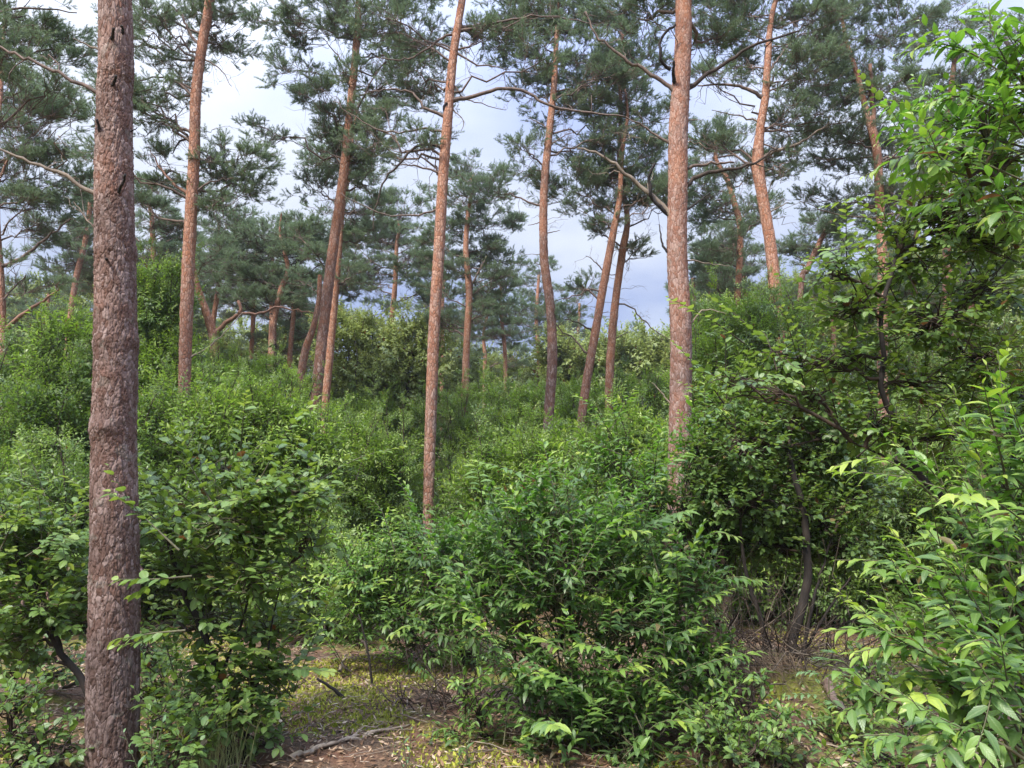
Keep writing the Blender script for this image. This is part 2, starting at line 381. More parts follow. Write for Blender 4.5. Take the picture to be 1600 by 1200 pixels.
def scatter(name, group, pts, dirs, scl, parent, roll=.5):
    """Instanced sprays at pts whose +X axis follows dirs."""
    ng, k = group; pts = np.asarray(pts, float); n = len(pts); off = np.array(parent.location if parent else (0, 0, 0))
    me = bpy.data.meshes.new(name); me.vertices.add(n); me.vertices.foreach_set('co', (pts - off).astype(np.float32).ravel())
    d = nrm(dirs); yaw = np.arctan2(d[:, 1], d[:, 0]); pit = np.arcsin(np.clip(d[:, 2], -1, 1))
    rot = np.stack([rng.normal(0, roll, n), -pit, yaw], 1)
    a = me.attributes.new('rot', 'FLOAT_VECTOR', 'POINT'); a.data.foreach_set('vector', rot.astype(np.float32).ravel())
    a = me.attributes.new('scl', 'FLOAT', 'POINT'); a.data.foreach_set('value', np.asarray(scl, np.float32))
    a = me.attributes.new('pick', 'INT', 'POINT'); a.data.foreach_set('value', rng.integers(0, k, n).astype(np.int32))
    o = bpy.data.objects.new(name, me); col.objects.link(o); o['kind'] = 'stuff'
    if parent: o.parent = parent
    md = o.modifiers.new('scatter', 'NODES'); md.node_group = ng
    return o
SC_NEEDLE = make_scatter('needle_spray', [needle_geo(1.0) for _ in range(5)], [M_needle, M_limb])
M_cherry_lit = leaf_mat('cherry_leaf_lit', [(0.0, (.085, .14, .028)), (.4, (.22, .32, .045)), (.75, (.35, .46, .060)), (1.0, (.52, .62, .10))], rough=.42, tcol=(.32, .6, .05))  # brighter copy of the cherry leaf, light put into its colour
M_cherry_dim = leaf_mat('cherry_leaf_shaded', [(0.0, (.044, .085, .028)), (.4, (.105, .175, .044)), (.75, (.17, .26, .055)), (1.0, (.22, .31, .08))], rough=.4)  # darker copy of the cherry leaf, shade put into its colour
chg = [inst_shoot_geo('cherry', .085, None) for _ in range(6)]
SC_CH = make_scatter('cherry_spray', chg, [M_cherry_far, M_twig])
SC_CHL = make_scatter('cherry_spray_lit', chg, [M_cherry_lit, M_twig])
SC_CHD = make_scatter('cherry_spray_shaded', chg, [M_cherry_dim, M_twig])
SC_RD = make_scatter('buckthorn_spray', [inst_shoot_geo('round', .055, None) for _ in range(5)], [M_round_far, M_twig])
SC_OAK = make_scatter('oak_spray', [inst_shoot_geo('oak', .095, None) for _ in range(5)], [M_oak, M_twig])

# ------------------------------------------------------------------ ground
m, t, b, o_ = newmat('forest_floor')
tcn = N(t, 'ShaderNodeTexCoord'); ov = tcn.outputs['Object']
n1 = noise(t, ov, .9, 4); n2 = noise(t, ov, 6, 5, .7); n3 = noise(t, ov, 40, 4, .7); n4 = noise(t, ov, 2.3, 3)
lit = ramp(t, n3, [(.25, (.030, .018, .010)), (.5, (.085, .050, .028)), (.75, (.19, .125, .075))])
red = mixc(t, mth(t, 'MULTIPLY', mth(t, 'SUBTRACT', n4, .45, True), 3.0, True), lit, (.16, .065, .035))
moss = ramp(t, n3, [(.3, (.09, .095, .014)), (.7, (.25, .25, .035))])
mk = mth(t, 'MULTIPLY', mth(t, 'SUBTRACT', mth(t, 'ADD', mth(t, 'MULTIPLY', n1, .6), mth(t, 'MULTIPLY', n2, .4)), .50, True), 12.0, True)
t.links.new(mixc(t, mk, red, moss), b.inputs['Base Color']); b.inputs['Roughness'].default_value = .95
bu = N(t, 'ShaderNodeBump'); bu.inputs['Strength'].default_value = 1; bu.inputs['Distance'].default_value = .03
t.links.new(mth(t, 'ADD', n2, mth(t, 'MULTIPLY', n3, .4)), bu.inputs['Height']); t.links.new(bu.outputs[0], b.inputs['Normal'])
M_floor = m
g = Geo()
ax = np.concatenate([np.linspace(-400, -14, 40, endpoint=False), np.linspace(-14, 14, 360, endpoint=False), np.linspace(14, 400, 40)])
ay = np.concatenate([np.linspace(-100, -2, 20, endpoint=False), np.linspace(-2, 24, 340, endpoint=False), np.linspace(24, 700, 60)])
X, Y = np.meshgrid(ax, ay); Z = gz(X, Y) + .012 * np.sin(X * 31 + 2 * np.sin(Y * 17)) * np.sin(Y * 27 + X * 3)
nx, ny = len(ax), len(ay); ii = np.arange(ny - 1)[:, None] * nx + np.arange(nx - 1)[None]
g.add(np.stack([X, Y, Z], -1).reshape(-1, 3), [np.stack([ii, ii + 1, ii + nx + 1, ii + nx], -1).reshape(-1, 4)])
ground = g.build('ground', M_floor); ground['kind'] = 'structure'

# litter: dead leaves and needles lying about, moss cushions, sticks
def flatmat(name, stops, rough=.8, tr=0):
    return leaf_mat(name, stops, back=stops[1][1], trans=tr, rough=rough, spec=.3, randamp=0)
M_litter = flatmat('leaf_litter_mix', [(0, (.06, .030, .016)), (.45, (.19, .105, .058)), (.8, (.36, .24, .15)), (1, (.50, .41, .30))], tr=.05)
M_moss = flatmat('moss_mix', [(0, (.16, .18, .02)), (.5, (.36, .37, .05)), (1, (.52, .50, .09))], tr=.2)
def clearing(n, y0=3.2, y1=12, x0=-5.5, x1=5.5):
    y = y0 + (y1 - y0) * rng.uniform(0, 1, n) ** 1.4; x = rng.uniform(x0, x1, n) * (y / y1 * .75 + .35)
    return x, y
n = 60000; x, y = clearing(n); z = gz(x, y) + rng.uniform(.004, .028, n)
a = rng.uniform(0, 6.28, n); L = rng.uniform(.007, .030, n); wd = L * rng.uniform(.08, .45, n); tl = rng.normal(0, .35, n)
dx = np.stack([np.cos(a), np.sin(a), tl], 1) * L[:, None]; dw = np.stack([-np.sin(a), np.cos(a), rng.normal(0, .3, n)], 1) * wd[:, None]
c = np.stack([x, y, z], 1)
V = np.stack([c - dx, c + dw, c + dx, c - dw], 1).reshape(-1, 3)
q = np.arange(n)[:, None] * 4
g = Geo(); g.add(V, [np.concatenate([q + [0, 2, 1], q + [0, 3, 2]], 1).reshape(-1, 3)], np.repeat(rng.uniform(0, 1, n), 4))
tagp(g.build('leaf_litter', M_litter, smooth=False), 'brown dead leaves and pine needles strewn over the forest floor', 'leaf litter', kind='stuff')
def moss_amount(x, y):
    return np.sin(x * 1.7 + 1.2) * np.cos(y * 1.3 + .6) + .5 * np.sin(x * 4.1 + y * 3.3) + 2.6 * np.exp(-((x + 1.65) / .75) ** 2 - ((y - 6.4) / 1.3) ** 2)
n = 110000; x, y = clearing(n, 3.6, 11); k = moss_amount(x, y) + rng.normal(0, .25, n) > .75; x = x[k]; y = y[k]; n = len(x)
z = gz(x, y); a = rng.uniform(0, 6.28, n); L = rng.uniform(.012, .034, n); wd = rng.uniform(.006, .016, n)
c = np.stack([x, y, z], 1); dw = np.stack([np.cos(a), np.sin(a), 0 * a], 1) * wd[:, None]
tp = c + np.stack([rng.normal(0, .012, n), rng.normal(0, .012, n), L], 1)
g = Geo(); g.add(np.stack([c - dw, c + dw, tp], 1).reshape(-1, 3), [np.arange(3 * n).reshape(-1, 3)], np.repeat(rng.uniform(0, 1, n), 3))
tagp(g.build('moss', M_moss, smooth=False), 'yellow green moss carpet on the sunny patch of ground', 'moss', kind='stuff')
g = Geo()
n = 2200; x, y = clearing(n, 3.4, 11)
for i in range(n):
    L = rnd(.06, .34) * (1.6 if random.random() < .1 else 1); a = rnd(0, 6.28); z = float(gz(x[i], y[i])) + rnd(.008, .035)
    d = np.array([math.cos(a), math.sin(a), rnd(-.12, .2)]) * L * .5; c = np.array([x[i], y[i], z]); r = rnd(.0018, .0055)
    tube(g, [c - d, c + rng.normal(0, .05 * L, 3), c + d], [r, r * .9, r * .5], 3, t=.5)
    g.mi[-1][:] = random.choice([0, 0, 1])
tagp(g.build('stick_litter', [M_dead, M_palewood]), 'thin dead sticks scattered on the forest floor', 'sticks', kind='stuff')

# ------------------------------------------------------------------ pines
def cells(U, V, nc):
    nr = int(V.max()) + 4; jx = rng.uniform(.0, 1, (nr + 2, nc)); jy = rng.uniform(.0, 1, (nr + 2, nc)); hh = rng.uniform(0, 1, (nr + 2, nc))
    iu = np.floor(U).astype(int); iv = np.floor(V).astype(int)
    d1 = np.full(U.shape, 9.); d2 = np.full(U.shape, 9.); h = np.zeros(U.shape)
    for a in (-1, 0, 1):
        for b in (-1, 0, 1):
            cu = iu + a; cv = np.clip(iv + b, 0, nr); X = cu + jx[cv, cu % nc]; Y = iv + b + jy[cv, cu % nc]
            d = np.hypot(U - X, V - Y); nearer = d < d1
            d2 = np.where(nearer, d1, np.minimum(d2, d)); h = np.where(nearer, hh[cv, cu % nc], h); d1 = np.where(nearer, d, d1)
    return np.clip((d2 - d1) * 4, 0, 1), h
def bark_disp(path, rad, sides, amp):
    """Plates of flaking bark on the unrolled trunk: long furrowed plates near the foot, small ragged flakes higher up."""
    n = len(path); s = np.concatenate([[0], np.cumsum(np.linalg.norm(np.diff(path, axis=0), axis=1))])
    circ = 2 * math.pi * float(np.mean(rad)); u = (np.arange(sides) / sides)[None] * np.ones((n, 1)); v = s[:, None] * np.ones((1, sides)); tw = 2 * math.pi * u
    def wob(f, a): return a * (np.sin(v * f + 3 * np.sin(tw * 2 + v * f * .3)) + .6 * np.sin(v * f * 2.3 + tw * 5 + 1.7))
    out_ = np.zeros((n, sides)); zz = np.clip((path[:, 2] - 1.2) / 2.2, 0, 1)[:, None]
    for (cw, ch, wt) in ((.030, .17, .95 * (1 - zz)), (.017, .040, .50 + .2 * zz), (.010, .019, .55 + .3 * zz)):
        nc = max(5, int(circ / cw)); e_, h = cells(u * nc + wob(9, .35), v / ch + wob(14, .25) * .5 + np.sin(tw * nc * .37) * .4, nc)
        out_ = out_ + wt * (e_ * (.35 + .8 * h) - .45)
    out_ += .22 * rng.normal(0, 1, out_.shape)
    return amp * out_

def trunk_part(root, pts, d, top=None, near=False, sides=20, seg=.12, warm=.6, mat=None, amp=.006, lumps=(), base=True, topcap=None):
    """pts: (px, py, width px[, depth offset]); goes on down to the ground and up to height top."""
    q = []
    for p in pts:
        dd = d + (p[3] if len(p) > 3 else 0); v = P(p[0], p[1], dd); q.append([*v, m_px(p[2], dd) / 2])
    q.sort(key=lambda r: r[2]); q = np.array(q)
    if top and topcap: top = min(top, max(topcap, q[-1][2] + .2))
    if base:
        gx = q[0][0] + (q[0][0] - q[1][0]) / max(q[1][2] - q[0][2], .3) * (q[0][2]) * .35
        z0 = float(gz(gx, q[0][1]))
        if q[0][2] > z0 + .3: q = np.vstack([[gx, q[0][1], z0 + .25, q[0][3] * 1.08], q])
        q = np.vstack([[q[0][0], q[0][1], z0 - .15, q[0][3] * 1.28], q])
    if top and q[-1][2] < top:
        k = top - q[-1][2]; dirx = (q[-1][0] - q[-2][0]) / (q[-1][2] - q[-2][2])
        q = np.vstack([q, [q[-1][0] + dirx * k * .5 + rnd(-.2, .2), q[-1][1] + rnd(-.2, .2), q[-1][2] + k * .5, q[-1][3] * .7], [q[-1][0] + dirx * k * .6, q[-1][1], top, .015]])
    n = max(8, int((q[-1][2] - q[0][2]) / seg)); s = smooth_path(q, n); path = s[:, :3]; rad = np.maximum(s[:, 3], .006)
    disp = None
    if near or sides > 24:
        disp = bark_disp(path, rad, sides, amp)
        th = np.linspace(0, 6.283, sides, endpoint=False)
        for (lz, ang, lr, sz) in lumps:
            disp = disp + lr * np.exp(-((path[:, 2][:, None] - lz) / sz) ** 2 - (((th[None] - ang + math.pi) % 6.283 - math.pi) / .6) ** 2)
    else:
        disp = rng.normal(0, 1, (n, sides)) * rad[:, None] * .035
    g = Geo(); tube(g, path, rad, sides, t=.5, disp=disp, cap=False); g.t[-1] = np.repeat(np.clip(path[:, 2] / 12, 0, 1), sides)
    o = g.build('trunk', mat or (M_bark_near if near else M_bark), root); o['warm'] = float(warm)
    return o, path, rad

def limb_part(root, pts, d, w0, w1=None, mat=None, name='branch', twigs=0, dd=0.0, sides=6, twl=(.15, .5), tpath=None, trad=None):
    n = len(pts); off = np.linspace(0, dd, n)
    q = np.array([P(p[0], p[1], d + o) for p, o in zip(pts, off)])
    if tpath is not None:
        i = int(np.argmin(np.abs(tpath[:, 2] - q[0][2])))
        if abs(q[0][0] - tpath[i][0]) < trad[i] * 3.2 and abs(dd) < .01: q[0] = tpath[i] + (q[0] - tpath[i]) * min(1, .7 * trad[i] / max(np.linalg.norm(q[0] - tpath[i]), 1e-6))
    s = smooth_path(q, max(6, n * 4))
    s[1:-1] += rng.normal(0, min(.004 + .0006 * d, .012 * float(np.linalg.norm(q[-1] - q[0]))), (len(s) - 2, 3))
    r0 = m_px(w0, d) / 2; r1 = m_px(w1 if w1 else max(.8, w0 * .3), d) / 2
    g = Geo(); rr = np.linspace(r0, r1, len(s)); rr[0] = r0 * 1.35; tube(g, s, rr, sides)
    for k in range(twigs):
        i = random.randint(len(s) // 4, len(s) - 1); L = rnd(*twl)
        dv = nrm(s[min(i + 1, len(s) - 1)] - s[i - 1]) * .6 + rng.normal(0, .55, 3); dv = nrm(dv)
        e_ = s[i] + dv * L; p = branchy(s[i], e_, -.1, .2, 5); tube(g, p, np.linspace(max(r1 * .8, .003), .0014, 5), 3)
        for _ in range(2):
            j = random.randint(1, 4); e2 = p[j] + nrm(dv + rng.normal(0, .7, 3)) * L * .4
            tube(g, branchy(p[j], e2, -.1, .2, 4), np.linspace(.0028, .0012, 4), 3)
    return g.build(name, mat or M_limb, root)

def grow_crown(root, path, rad, pads, d, mat_l=M_limb, dens=1.0, dz=None, sc_=1.0):
    """Foliage masses (px ellipses at distance d) on limbs that leave the trunk."""
    P3, D3 = [], []
    for pad in pads:
        cxp, cyp, rx, ry = pad[:4]; k = pad[4] if len(pad) > 4 else 1.0
        dd = d + (pad[5] if len(pad) > 5 else rnd(-.25, 1.0))
        C = P(cxp, cyp, dd); RX, RZ = m_px(rx, dd) * 1.25, m_px(ry, dd) * 1.25; RY = max(.5, min(RX, 1.6) * .9)
        hd = math.hypot(C[0] - path[-1][0], 0); i = int(np.argmin(np.abs(path[:, 2] - (C[2] - .12 - .35 * min(hd + .3, 2.0)))))
        i = min(i, len(path) - 2); A = path[i]
        g = Geo(); r0 = max(.011, min(.030, rad[i] * .3)); main = branchy(A, C, .02, .10, 8)
        tube(g, main, np.linspace(r0, r0 * .35, 8), 5)
        area = math.pi * RX * RZ; nc = max(5, int(area * 6.4 * k * dens + 1))
        for c in range(nc):
            a = rng.normal(0, 1, 3); a = a / np.linalg.norm(a) * rnd(.25, 1) ** .5
            B = C + a * np.array([RX, RY, RZ]) * rnd(.7, 1.25); j = random.randint(3, 7); tw = branchy(main[j], B, .03, .14, 5)
            tube(g, tw, np.linspace(r0 * .32, .004, 5), 4)
            rc = rnd(.24, .50) * sc_; ns = int(rnd(8, 16) * (1 if k >= 1 else .75))
            for s in range(ns):
                b = rng.normal(0, 1, 3); b /= np.linalg.norm(b); b[2] = abs(b[2]) * .7 - .12
                p = B + b * rc * np.array([1, 1, .55]) * rnd(.25, 1)
                dv = nrm(b * np.array([1, 1, .6]) + nrm(B - main[j]) * .5 + [0, 0, .22])
                P3.append(p - dv * .12); D3.append(dv)
                if s % 2 == 0:
                    st = tw[random.randint(2, 4)]; tube(g, [st, (st + p) / 2 + rng.normal(0, .03, 3), p], [.006, .0045, .003], 3, cap=False)
        for _ in range(int(nc * 1.6)):                  # bare dead twigs hanging under the mass
            st = main[random.randint(2, 7)]; e_ = st + nrm(rng.normal(0, 1, 3) + [0, 0, -.4]) * rnd(.25, .8)
            p = branchy(st, e_, .1, .22, 5); tube(g, p, np.linspace(.007, .0018, 5), 3)
            q = p[3] + rng.normal(0, .14, 3); tube(g, [p[2], q], [.004, .0012], 3, cap=False)
        g.build('branch', mat_l, root)
    if P3: scatter('needles', SC_NEEDLE, P3, D3, rng.uniform(.6, 1.05, len(P3)) * sc_, root, .9)

def dead_twigs(root, path, rad, d, n, z0, z1, L=(.25, .9)):
    """Short bare branches all round the trunk below the crown, each a part of its own."""
    for k in range(n):
        z = rnd(z0, z1); i = int(np.argmin(np.abs(path[:, 2] - z))); az = rnd(0, 6.28); l = rnd(*L)
        dv = np.array([math.cos(az), math.sin(az) * .7, rnd(-.1, .45)]); A = path[i] + nrm(dv * [1, 1, 0]) * rad[i] * .7
        g = Geo(); p = branchy(A, A + dv * l, -.05, .18, 6); r = rnd(.005, .011); tube(g, p, np.linspace(r, .002, 6), 4)
        for _ in range(random.randint(1, 4)):
            j = random.randint(2, 5); e_ = p[j] + nrm(dv + rng.normal(0, .7, 3)) * l * rnd(.25, .5)
            tube(g, branchy(p[j], e_, -.05, .2, 4), np.linspace(.004, .0013, 4), 3)
        g.build('dead_branch', M_dead, root)

GAPS = [(405, 150, 40, 190), (445, 290, 45, 45), (770, 205, 45, 75), (835, 400, 38, 75), (1015, 460, 35, 75), (1125, 180, 40, 35), (1240, 300, 40, 45), (640, 300, 40, 50), (340, 190, 30, 40), (100, 120, 25, 30), (985, 400, 30, 40)]
def fillers(pts, d, n=11, ytop=-30):
    out_ = []; q = sorted(pts, key=lambda p: p[1]); k = 0
    while len(out_) < n and k < 80:
        k += 1; py = rnd(ytop, 783 - (7.6 - CAMZ) / d * F * .96); x_ = float(np.interp(py, [p[1] for p in q], [p[0] for p in q])); px_ = x_ + random.choice((-1, 1)) * rnd(15, 120) * 15 / d
        if any(((px_ - g_[0]) / (g_[2] + 18)) ** 2 + ((py - g_[1]) / (g_[3] + 12)) ** 2 < 1 for g_ in GAPS): continue
        out_.append((px_, py, rnd(24, 42) * 15 / d, rnd(12, 24) * 15 / d, .8))
    return out_
def pine(label, pts, d, top, pads=(), limbs=(), warm=.6, sides=16, seg=.14, dead=6, deadz=(4, 8), dens=1.0, near=False, amp=.006, lumps=(), matl=None, group=None, base=True, sc_=1.0):
    z0 = float(gz(P(pts[0][0], pts[0][1], d)[0], d)); x0 = P(pts[0][0], pts[0][1], d)[0]
    root = empty('pine_tree', (x0, d, z0), label, 'pine tree', group)
    tc_ = max([float(P(p[0], p[1] - p[3] * .6, d)[2]) for p in pads], default=99) if pads and d > 16 else None
    tr, path, rad = trunk_part(root, pts, d, top, near, sides, seg, warm, amp=amp, lumps=lumps, base=base, topcap=tc_)
    for L in limbs: limb_part(root, **dict(tpath=path, trad=rad, d=d, pts=L[0], w0=L[1], **(L[2] if len(L) > 2 else {})))
    if top and 12 < d < 29 and pads: pads = list(pads) + fillers(pts, d, ytop=max(-30, min(p[1] for p in pads)) if d > 16 else -30)
    grow_crown(root, path, rad, pads, d, matl or M_limb, dens, sc_=sc_)
    if dead: dead_twigs(root, path, rad, d, dead, *deadz)
    return root
BL = dict(mat=M_black, name='stub', w1=4)
pine('thick flaky-barked pine trunk nearest to the camera, with short black stubs', [(176, 1210, 73), (177, 1050, 70), (179, 880, 67), (178, 700, 63), (181, 560, 62), (180, 400, 59), (178, 290, 57), (179, 150, 53), (180, 0, 51)],
     4.3, 12.5, [(60, -420, 300, 120, .6), (330, -520, 280, 100, .6)],
     [([(150, 148), (100, 118), (50, 95), (-10, 70)], 7, dict(twigs=2, w1=4)), ([(148, 308), (105, 275), (50, 255), (-10, 230)], 8, dict(twigs=2, w1=4, mat=M_dead)),
      ([(152, 80), (132, 68), (114, 60)], 5, dict(mat=M_dead, name='stub')), ([(178, 74), (175, 62), (178, 44)], 8, {**BL, 'dd': -.16}),
      ([(178, 146), (176, 136), (181, 118)], 7, {**BL, 'dd': -.15}), ([(166, 232), (158, 212), (151, 186)], 7, {**BL, 'dd': -.14}),
      ([(183, 315), (186, 300), (196, 272)], 6, {**BL, 'dd': -.16}), ([(150, 365), (138, 345), (115, 315)], 4, dict(mat=M_dead, twigs=1)),
      ([(207, 210), (214, 200)], 4, dict(mat=M_black, name='stub')), ([(152, 188), (146, 178)], 4, dict(mat=M_black, name='stub')), ([(190, 60), (192, 50), (190, 40)], 5, {**BL, 'dd': -.14}), ([(170, 410), (166, 404)], 6, {**BL, 'dd': -.15}), ([(150, 645), (143, 636)], 5, dict(mat=M_palewood, name='stub'))],
     warm=.38, sides=180, seg=.0072, dead=0, near=True, amp=.0068,
     lumps=[(float(P(0, 535, 4.3)[2]), a, .012, .05) for a in (0, 1.5, 3, 4.6)] + [(float(P(0, 670, 4.3)[2]), a, .018, .06) for a in (2.6, 3.3)] + [(float(P(0, 395, 4.3)[2]), a, .010, .05) for a in (1, 3, 5)])
pine('reddish flaky pine trunk, second thickest, with long dead limbs both sides', [(1062, 760, 36), (1063, 640, 34), (1064, 520, 33), (1058, 400, 32), (1059, 300, 31), (1060, 200, 31), (1066, 100, 28), (1068, 0, 26)],
     8.4, 13.2, [(1000, 30, 60, 35, .8), (1010, -80, 110, 60), (1150, -90, 110, 60), (1125, 60, 40, 35, .7)],
     [([(1050, 142), (1010, 112), (975, 92), (950, 70), (930, 55), (915, 18)], 7.5, dict(w1=2.5, twigs=6, mat=M_limb)),
      ([(1046, 336), (1012, 300), (975, 268), (935, 240), (902, 232)], 9, dict(w1=3, twigs=6, mat=M_dead)),
      ([(1045, 226), (1012, 202), (978, 182)], 5, dict(twigs=3)), ([(1046, 335), (1020, 312), (1015, 275), (1024, 254)], 7, {**BL, 'dd': -.2}),
      ([(1048, 108), (1034, 95), (1034, 60), (1056, 38)], 6, {**BL, 'dd': -.2}), ([(1057, 136), (1052, 118), (1053, 95)], 8, {**BL, 'dd': -.25}),
      ([(1076, 138), (1120, 108), (1172, 74), (1250, 48)], 8, dict(w1=3, twigs=4, mat=M_stem)),
      ([(1077, 292), (1108, 268), (1160, 262), (1215, 232)], 8, dict(w1=3, twigs=3, mat=M_stem)), ([(1077, 264), (1105, 256), (1147, 254)], 6, dict(w1=3)),
      ([(1076, 330), (1095, 312), (1110, 300)], 5, dict(mat=M_black)), ([(1050, 400), (1036, 385), (1030, 350)], 5, dict(mat=M_black)),
      ([(1046, 635), (1030, 610), (1018, 598)], 3, dict(mat=M_palewood)), ([(1080, 510), (1100, 485), (1135, 490)], 3, dict(mat=M_palewood)),
      ([(1076, 188), (1098, 187)], 2.5, dict(mat=M_dead)), ([(1078, 405), (1110, 412), (1140, 415)], 3, dict(mat=M_dead))],
     warm=.62, sides=72, seg=.022, dead=4, deadz=(5, 8), near=True, amp=.007)
pine('slim orange pine bending right at the top, beside the nearest trunk', [(286, 660, 19), (290, 540, 19), (293, 450, 20), (298, 340, 19), (304, 230, 18), (306, 150, 17), (316, 70, 16), (328, 0, 15)],
     13, 13.8, [(240, 50, 55, 45, .8), (345, 70, 35, 50, .45), (365, 250, 55, 40, 1.1), (248, 175, 40, 40, .9), (245, 260, 38, 38, .9), (355, 310, 55, 25, 1), (310, -60, 130, 50), (225, 320, 35, 25), (395, 285, 28, 20)],
     [([(304, 152), (275, 128), (245, 120), (212, 128)], 5, dict(twigs=5)), ([(292, 302), (262, 278), (236, 240)], 6, dict(twigs=3, mat=M_limb_red)),
      ([(304, 300), (330, 284), (365, 278)], 4, dict(twigs=2)), ([(312, 74), (295, 50), (285, 25), (262, 5)], 6, dict(twigs=5)),
      ([(318, 92), (345, 110), (362, 135)], 3, dict(twigs=4)), ([(330, 12), (355, 22), (382, 18)], 3, dict(twigs=4)), ([(292, 215), (280, 222), (270, 240)], 5, dict(mat=M_black)),
      ([(300, 560), (335, 535), (380, 488)], 3, dict(mat=M_palewood))],
     warm=.8, sides=22, seg=.06, dead=14, deadz=(6.5, 10.5))
pine('forked orange pine stem right behind the slim pine bending right', [(336, 590, 14), (334, 530, 15), (326, 500, 13), (316, 470, 11), (308, 445, 9), (303, 420, 7)], 17, None,
     [(330, 400, 50, 25, .6)], [([(337, 522), (352, 505), (375, 488), (372, 470)], 9, dict(mat=M_limb_red, w1=5)), ([(372, 488), (405, 490), (430, 480), (465, 485), (498, 492)], 5, dict(mat=M_limb_red, twigs=8))],
     warm=.85, dead=2, deadz=(4, 6))
pine('tall leaning pine with grey-brown foot and dense left crown, mid-left of clearing', [(492, 650, 17), (500, 560, 17), (510, 470, 17), (523, 370, 16), (537, 270, 15), (546, 180, 13), (556, 80, 12), (560, 0, 10)],
     15, 14, [(470, 35, 60, 38, 1.2), (465, 110, 45, 38, 1.1), (500, 165, 45, 30), (428, 208, 34, 10, 1), (520, 235, 45, 35), (630, 50, 60, 50, .8), (610, 140, 55, 50, .8), (600, 225, 55, 40, .55), (497, 300, 30, 28), (540, 40, 40, 40), (500, -60, 130, 50), (640, -60, 90, 50), (575, 290, 40, 25, .5)],
     [([(538, 262), (520, 242), (505, 235)], 4, dict(twigs=3)), ([(545, 190), (570, 150), (590, 110)], 5, dict(twigs=5)), ([(555, 120), (530, 90), (505, 60)], 4, dict(twigs=3))],
     warm=.6, sides=20, seg=.07, dead=12, deadz=(7.5, 11))
pine('bright orange pine directly behind the tall leaning pine', [(508, 645, 12), (514, 570, 12), (522, 480, 12), (528, 400, 12), (535, 320, 10), (545, 270, 8)], 20, 13, [(560, 330, 60, 40, .8), (545, 250, 50, 40, .8), (575, 190, 40, 40, .7)], (), warm=.95, dead=5, deadz=(7, 10))
pine('short dark red curved pine stem leaning into the tall leaning pine', [(465, 660, 13), (470, 590, 12), (478, 545, 12), (490, 510, 10), (498, 470, 8), (500, 430, 7)], 17, None, [(470, 440, 35, 25, .6)], (), warm=.75, dead=3, deadz=(3.5, 6))
pine('straight red pine in the middle with long crooked limbs each side', [(670, 860, 17), (670, 760, 17), (673, 660, 18), (678, 520, 18), (686, 390, 18), (692, 280, 17), (700, 180, 16), (708, 90, 14), (722, 0, 12)],
     12.5, 13.6, [(650, -70, 100, 50), (800, -60, 100, 50), (650, 110, 40, 35, .45), (760, 60, 35, 30, .5)],
     [([(710, 50), (690, 60), (668, 76), (640, 92), (588, 90)], 5, dict(twigs=5)), ([(697, 182), (662, 168), (645, 145), (620, 140), (585, 142)], 6, dict(twigs=5)),
      ([(694, 206), (660, 202), (602, 206), (552, 180), (520, 158)], 4, dict(twigs=5)), ([(688, 231), (655, 226), (625, 255), (600, 285), (585, 330), (583, 362)], 5, dict(twigs=7, mat=M_stem)),
      ([(687, 270), (650, 259), (612, 258)], 4, dict(twigs=4)), ([(682, 326), (645, 338), (592, 332), (535, 303)], 3.5, dict(twigs=5)),
      ([(712, 157), (742, 149), (792, 138), (835, 150), (868, 168), (975, 182)], 7, dict(twigs=7, w1=2.5)), ([(722, 48), (775, 36), (850, 25), (930, 38)], 5, dict(twigs=6)),
      ([(716, 82), (745, 100), (795, 108)], 4, dict(twigs=4)), ([(696, 180), (694, 168), (698, 160)], 7, {**BL, 'dd': -.1}), ([(704, 128), (730, 155), (790, 172)], 3, dict(twigs=4)),
      ([(712, 168), (725, 190), (720, 205)], 2.5, dict(twigs=3, mat=M_dead))],
     warm=.8, sides=26, seg=.05, dead=5, deadz=(6, 9))
pine('thin far pine with pale lower stem in front of yellow-green oaks', [(604, 665, 9), (606, 590, 9), (610, 520, 9), (617, 450, 8), (620, 380, 6)], 28, 12.6, [(585, 370, 60, 35, 1.1), (560, 440, 60, 35, 1.1), (640, 400, 40, 40), (625, 330, 45, 30), (535, 400, 35, 35), (580, 490, 50, 22, .8), (655, 460, 30, 20, .7)], (), warm=.6, dead=4, deadz=(6, 9))
pine('solitary round-topped pine standing against open sky', [(727, 615, 12), (729, 540, 11), (733, 460, 11), (728, 390, 9), (732, 330, 7), (740, 290, 5)], 25, 13.2,
     [(735, 262, 30, 22), (765, 300, 40, 30, 1.1), (720, 310, 40, 25, 1.1), (775, 350, 40, 28, 1.1), (700, 355, 40, 28, 1.1), (745, 395, 50, 22), (785, 410, 35, 18, 1.1), (690, 410, 35, 22), (745, 440, 50, 20, .9), (790, 440, 28, 14), (760, 470, 40, 18, .6), (690, 455, 30, 18, .6)],
     [([(728, 470), (745, 430), (760, 400)], 5, dict(twigs=3))], warm=.85, dead=6, deadz=(7, 9))
pine('small dark pine stem low behind the solitary pine', [(757, 595, 6), (758, 560, 6), (756, 520, 5), (765, 480, 4)], 36, 11.5, [(790, 520, 50, 22), (735, 520, 35, 20), (760, 480, 45, 20), (800, 560, 45, 18, .7)], (), warm=.6, dead=2, deadz=(6, 9))
